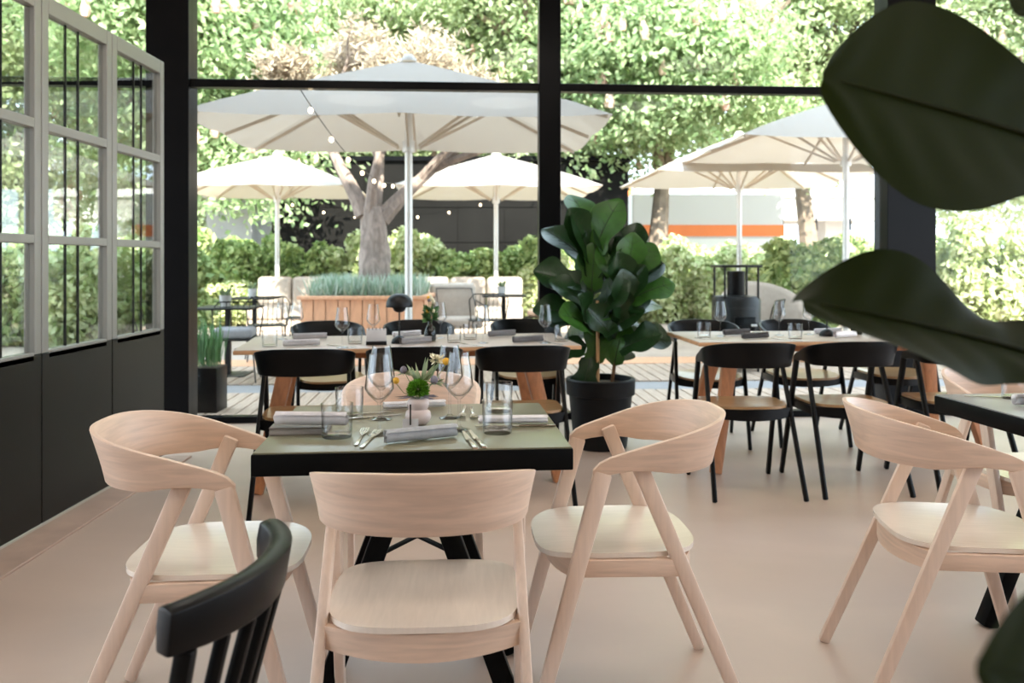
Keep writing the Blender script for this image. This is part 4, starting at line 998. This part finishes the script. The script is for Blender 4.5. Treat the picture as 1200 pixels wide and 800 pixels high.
sofa('beige outdoor sofa right of the cedar planter', -0.80, 15.2, 2.0, 3)
ac = thing('lounge_armchair', 'beige lounge armchair with thin dark frame in front of the right-hand outdoor sofa', 'chair', (-0.82, 12.4, -0.04), R(15))
cushion('back_cushion', -0.34, 0.34, 0.14, 0.30, 0.38, 0.92, M['sofa'], ac, 0.07); cushion('seat_cushion', -0.34, 0.34, -0.36, 0.2, 0.28, 0.44, M['sofa'], ac)
for s in (-1, 1): obj('frame', tube([(s * 0.36, -0.34, 0), (s * 0.36, -0.34, 0.6), (s * 0.36, 0.34, 0.66), (s * 0.36, 0.40, 0)], 0.012, 6), M['matblack'], ac)
obj('frame', tube([(-0.30, -0.37, 0.25), (-0.26, 0.12, 0.84), (0.26, 0.12, 0.84), (0.30, -0.37, 0.25)], 0.008, 6), M['matblack'], ac)
lc = thing('lounge_chair', 'high-backed beige lounge chair outside, beside the black stove', 'chair', (3.25, 10.6, -0.04), R(195))
b = bmesh.new(); secs = []
for i in range(17):
    a = math.pi * (i / 16); c, s = math.cos(a), math.sin(a); px_, py_ = 0.52 * c, -0.10 - 0.45 * s
    hh = 0.62 + 0.36 * abs(s) ** 0.7
    nr = Vector((c, -s, 0)); p = Vector((px_, py_, 0))
    secs.append([b.verts.new(p + nr * o + Vector((0, 0, z))) for o, z in ((-0.07, 0.12), (0.05, 0.12), (0.09, hh - 0.06), (0.04, hh), (-0.03, hh), (-0.08, hh - 0.06))])
for i in range(16):
    for k in range(6): b.faces.new((secs[i][k], secs[i][(k + 1) % 6], secs[i + 1][(k + 1) % 6], secs[i + 1][k]))
b.faces.new(secs[0]); b.faces.new(secs[-1][::-1])
obj('shell', b, M['sofa'], lc, angle=60); cushion('seat_cushion', -0.44, 0.44, -0.45, 0.35, 0.18, 0.44, M['sofa'], lc)
for sx in (-1, 1):
    for sy in (-0.4, 0.25): obj('leg', tube([(sx * 0.4, sy, 0), (sx * 0.38, sy, 0.2)], 0.02, 8), M['matblack'], lc)

def cafe_table(label, x, y, h=0.72, W=0.62):
    t = thing('cafe_table', label, 'table', (x, y, -0.03), 0.05, 'black cafe tables outside')
    obj('tabletop', box(-W / 2, W / 2, -W / 2, W / 2, h, h + 0.022, 0.004), M['matblack'], t)
    obj('column', box(-0.028, 0.028, -0.028, 0.028, 0.02, h), M['matblack'], t)
    obj('foot', box(-0.22, 0.22, -0.22, 0.22, 0, 0.02, 0.004), M['matblack'], t)
    return t
def herb_pot(label, x, y, z):
    t = thing('herb_pot', label, 'plant', (x, y, z), 0, 'little grey pots on the cafe tables')
    obj('pot', lathe([(0, 0), (0.055, 0), (0.065, 0.12), (0.058, 0.12), (0.055, 0.105), (0, 0.10)], 16), M['conc'], t)
    def f(rng):
        a = rng.uniform(0, 6.283); return (0, 0, 0.1), (math.cos(a) * 0.07, math.sin(a) * 0.07, rng.uniform(0.14, 0.22)), 0.025, (0, 0, 0)
    obj('leaves', blades(30, f, 3), M['sage'], t, smooth=False)
for lab, hl, x, y in (('black cafe table outside beside the left post', 'little grey pot on the cafe table nearest the left post', -3.06, 9.2), ('black cafe table outside, second from the left post', 'little grey pot on the second cafe table from the left post', -3.62, 12.0), ('black cafe table outside before the right-hand outdoor sofa', 'little grey pot on the cafe table before the right-hand sofa', -0.12, 12.3)):
    cafe_table(lab, x, y, 0.72 if x > -3.3 else 0.70); herb_pot(hl, x - 0.03, y, 0.715 if x > -3.3 else 0.695)
def wire_chair(label, x, y, rz, cush=None):
    t = thing('wire_chair', label, 'chair', (x, y, -0.03), rz, 'black wire chairs outside')
    for sx in (-1, 1):
        for sy in (-1, 1): obj('leg', tube([(sx * 0.24, sy * 0.22, 0), (sx * 0.20, sy * 0.18, 0.44)], 0.008, 6), M['matblack'], t)
    obj('seat', box(-0.22, 0.22, -0.21, 0.21, 0.43, 0.445, 0.005), M['matblack'], t)
    obj('back_frame', tube([(-0.23, -0.2, 0.44), (-0.26, -0.27, 0.72), (-0.2, -0.30, 0.80), (0.2, -0.30, 0.80), (0.26, -0.27, 0.72), (0.23, -0.2, 0.44)], 0.008, 6), M['matblack'], t)
    for k in range(7):
        u = -0.18 + 0.06 * k; obj('wire', tube([(u * 0.9, -0.2, 0.44), (u, -0.30, 0.80)], 0.004, 5), M['matblack'], t)
    if cush: cushion('cushion', -0.2, 0.2, -0.24, 0.18, 0.446, 0.55, M[cush], t, 0.04)
    return t
wire_chair('black wire chair with grey cushion outside beside the nearest cafe table', -2.85, 8.75, R(190), 'greycush')
wire_chair('black wire chair outside behind the nearest cafe table, next to the left post', -3.6, 9.0, R(250), 'peach')
wire_chair('black wire chair outside between the two left cafe tables', -3.05, 10.6, R(20))
wire_chair('black wire chair outside right of the second cafe table', -2.95, 12.0, R(95))
wire_chair('black wire chair outside right of the cafe table before the right-hand sofa', 0.42, 12.2, R(80), 'peach')
wire_chair('black wire chair outside in front of the cafe table before the right-hand sofa', -0.35, 11.5, R(10))
wire_chair('black wire chair outside near the beige lounge chair', 2.75, 9.7, R(60), 'greycush')

# stove
st = thing('garden_stove', 'black garden stove with open upper rack outside in the right bay', 'stove', (2.52, 9.6, -0.03), R(6))
obj('body', lathe([(0, 0.12), (0.26, 0.12), (0.27, 0.14), (0.27, 0.80), (0.25, 0.84), (0, 0.86)], 28), M['matblack'], st)
obj('door', box(-0.12, 0.12, -0.285, -0.255, 0.40, 0.62, 0.01), M['steel'], st); obj('handle', tube([(0.06, -0.30, 0.53), (0.12, -0.31, 0.53)], 0.012, 8), M['alu'], st)
for sx in (-1, 1):
    for sy in (-1, 1): obj('rack_post', tube([(sx * 0.19, sy * 0.17, 0.0), (sx * 0.19, sy * 0.17, 1.17)], 0.013, 6), M['matblack'], st)
obj('chimney', lathe([(0, 0.84), (0.10, 0.84), (0.10, 1.12), (0, 1.12)], 16), M['steel'], st)
obj('rack_top', box(-0.23, 0.23, -0.2, 0.2, 1.16, 1.19, 0.005), M['matblack'], st)

# ------------------------------------------------------------------ far background
def building(name, label, cat, x0, x1, y0, y1, h, m, cladding=0):
    t = thing(name, label, cat, ((x0 + x1) / 2, y0, -0.13))
    W = x1 - x0
    obj('wall', box(-W / 2, W / 2, 0, y1 - y0, 0, h), M[m], t, smooth=False)
    obj('roof_edge', box(-W / 2 - 0.1, W / 2 + 0.1, -0.1, y1 - y0 + 0.1, h, h + 0.12), M['steel' if m == 'wall_dk' else 'white'], t, smooth=False)
    n = int(W / 1.2) if cladding else 0
    for k in range(n):
        for r_ in range(int(h / 0.9)):
            obj('cladding_panel', box(-W / 2 + 1.2 * k + 0.01, -W / 2 + 1.2 * k + 1.19, -0.025, 0.0, 0.9 * r_ + 0.01, 0.9 * r_ + 0.89), M[m], t, smooth=False)
    return t
bd = building('black_building', 'low charcoal clad building behind the hedge and the olive tree', 'building', -6.2, 3.0, 22.0, 23.6, 3.9, 'wall_dk', 1)
building('container', 'pale grey metal container at the left behind the hedge', 'container', -8.1, -6.9, 22.6, 25.0, 3.0, 'contain')
building('far_building', 'pale building seen between the trunks at the far left', 'building', -26, -15, 42, 50, 4.5, 'conc')
br = thing('bridge', 'pale road bridge with railing far behind the right window bay', 'bridge', (9.5, 48, -0.13))
obj('deck', box(-10, 12, 0, 6, 3.6, 4.9), M['conc'], br, smooth=False)
obj('parapet', box(-10, 12, -0.2, 0, 4.9, 5.5), M['white'], br, smooth=False)
for k in range(12): obj('railing_post', box(-9.6 + 1.9 * k, -9.5 + 1.9 * k, -0.25, -0.15, 3.0, 3.7), M['wall_dk'], br, smooth=False)
for k in range(4): obj('pier', box(-8 + 5.5 * k, -7 + 5.5 * k, 1, 5, 0, 3.6), M['conc'], br, smooth=False)
obj('sign', box(-4.5, -2.8, -0.35, -0.2, 4.6, 5.7), M['orange'], br, smooth=False)
tr = thing('trailer', 'long pale trailer with an orange stripe beyond the right hedge', 'trailer', (8.2, 34, -0.13))
obj('body', box(-3.4, 2.6, 0, 2.4, 1.0, 4.0, 0.05), M['card'], tr, smooth=False)
obj('stripe', box(-3.45, 2.65, -0.03, 0.0, 2.3, 2.75), M['orange'], tr, smooth=False)
obj('skirt', box(-3.4, 2.6, -0.02, 0.0, 1.2, 2.2), M['white'], tr, smooth=False)
for k in (-2.4, 1.6): obj('wheel', tube([(k, 0.0, 0.5), (k, 0.3, 0.5)], 0.5, 20), M['matblack'], tr)

# string lights between the parasols
def string_light(label, a, c, sag, n):
    t = thing('string_light', label, 'string lights', (0, 0, 0)); a = Vector(a); c = Vector(c)
    f = lambda u: a.lerp(c, u) - Vector((0, 0, sag * 4 * u * (1 - u)))
    obj('cable', tube([f(k / 24) for k in range(25)], 0.004, 4), M['matblack'], t)
    for k in range(n): obj('bulb', sphere(0.020, f((k + 0.5) / n) - Vector((0, 0, 0.04)), 10, 1.2), M['bulb'], t)
string_light('string of small warm bulbs running from the window to the gnarled tree', (-1.62, 6.47, 2.53), (-1.62, 12.0, 2.30), 0.22, 7)
string_light('string of small warm bulbs hanging between the cream parasols', (-4.4, 15.96, 2.38), (-0.3, 15.96, 2.38), 0.35, 7)
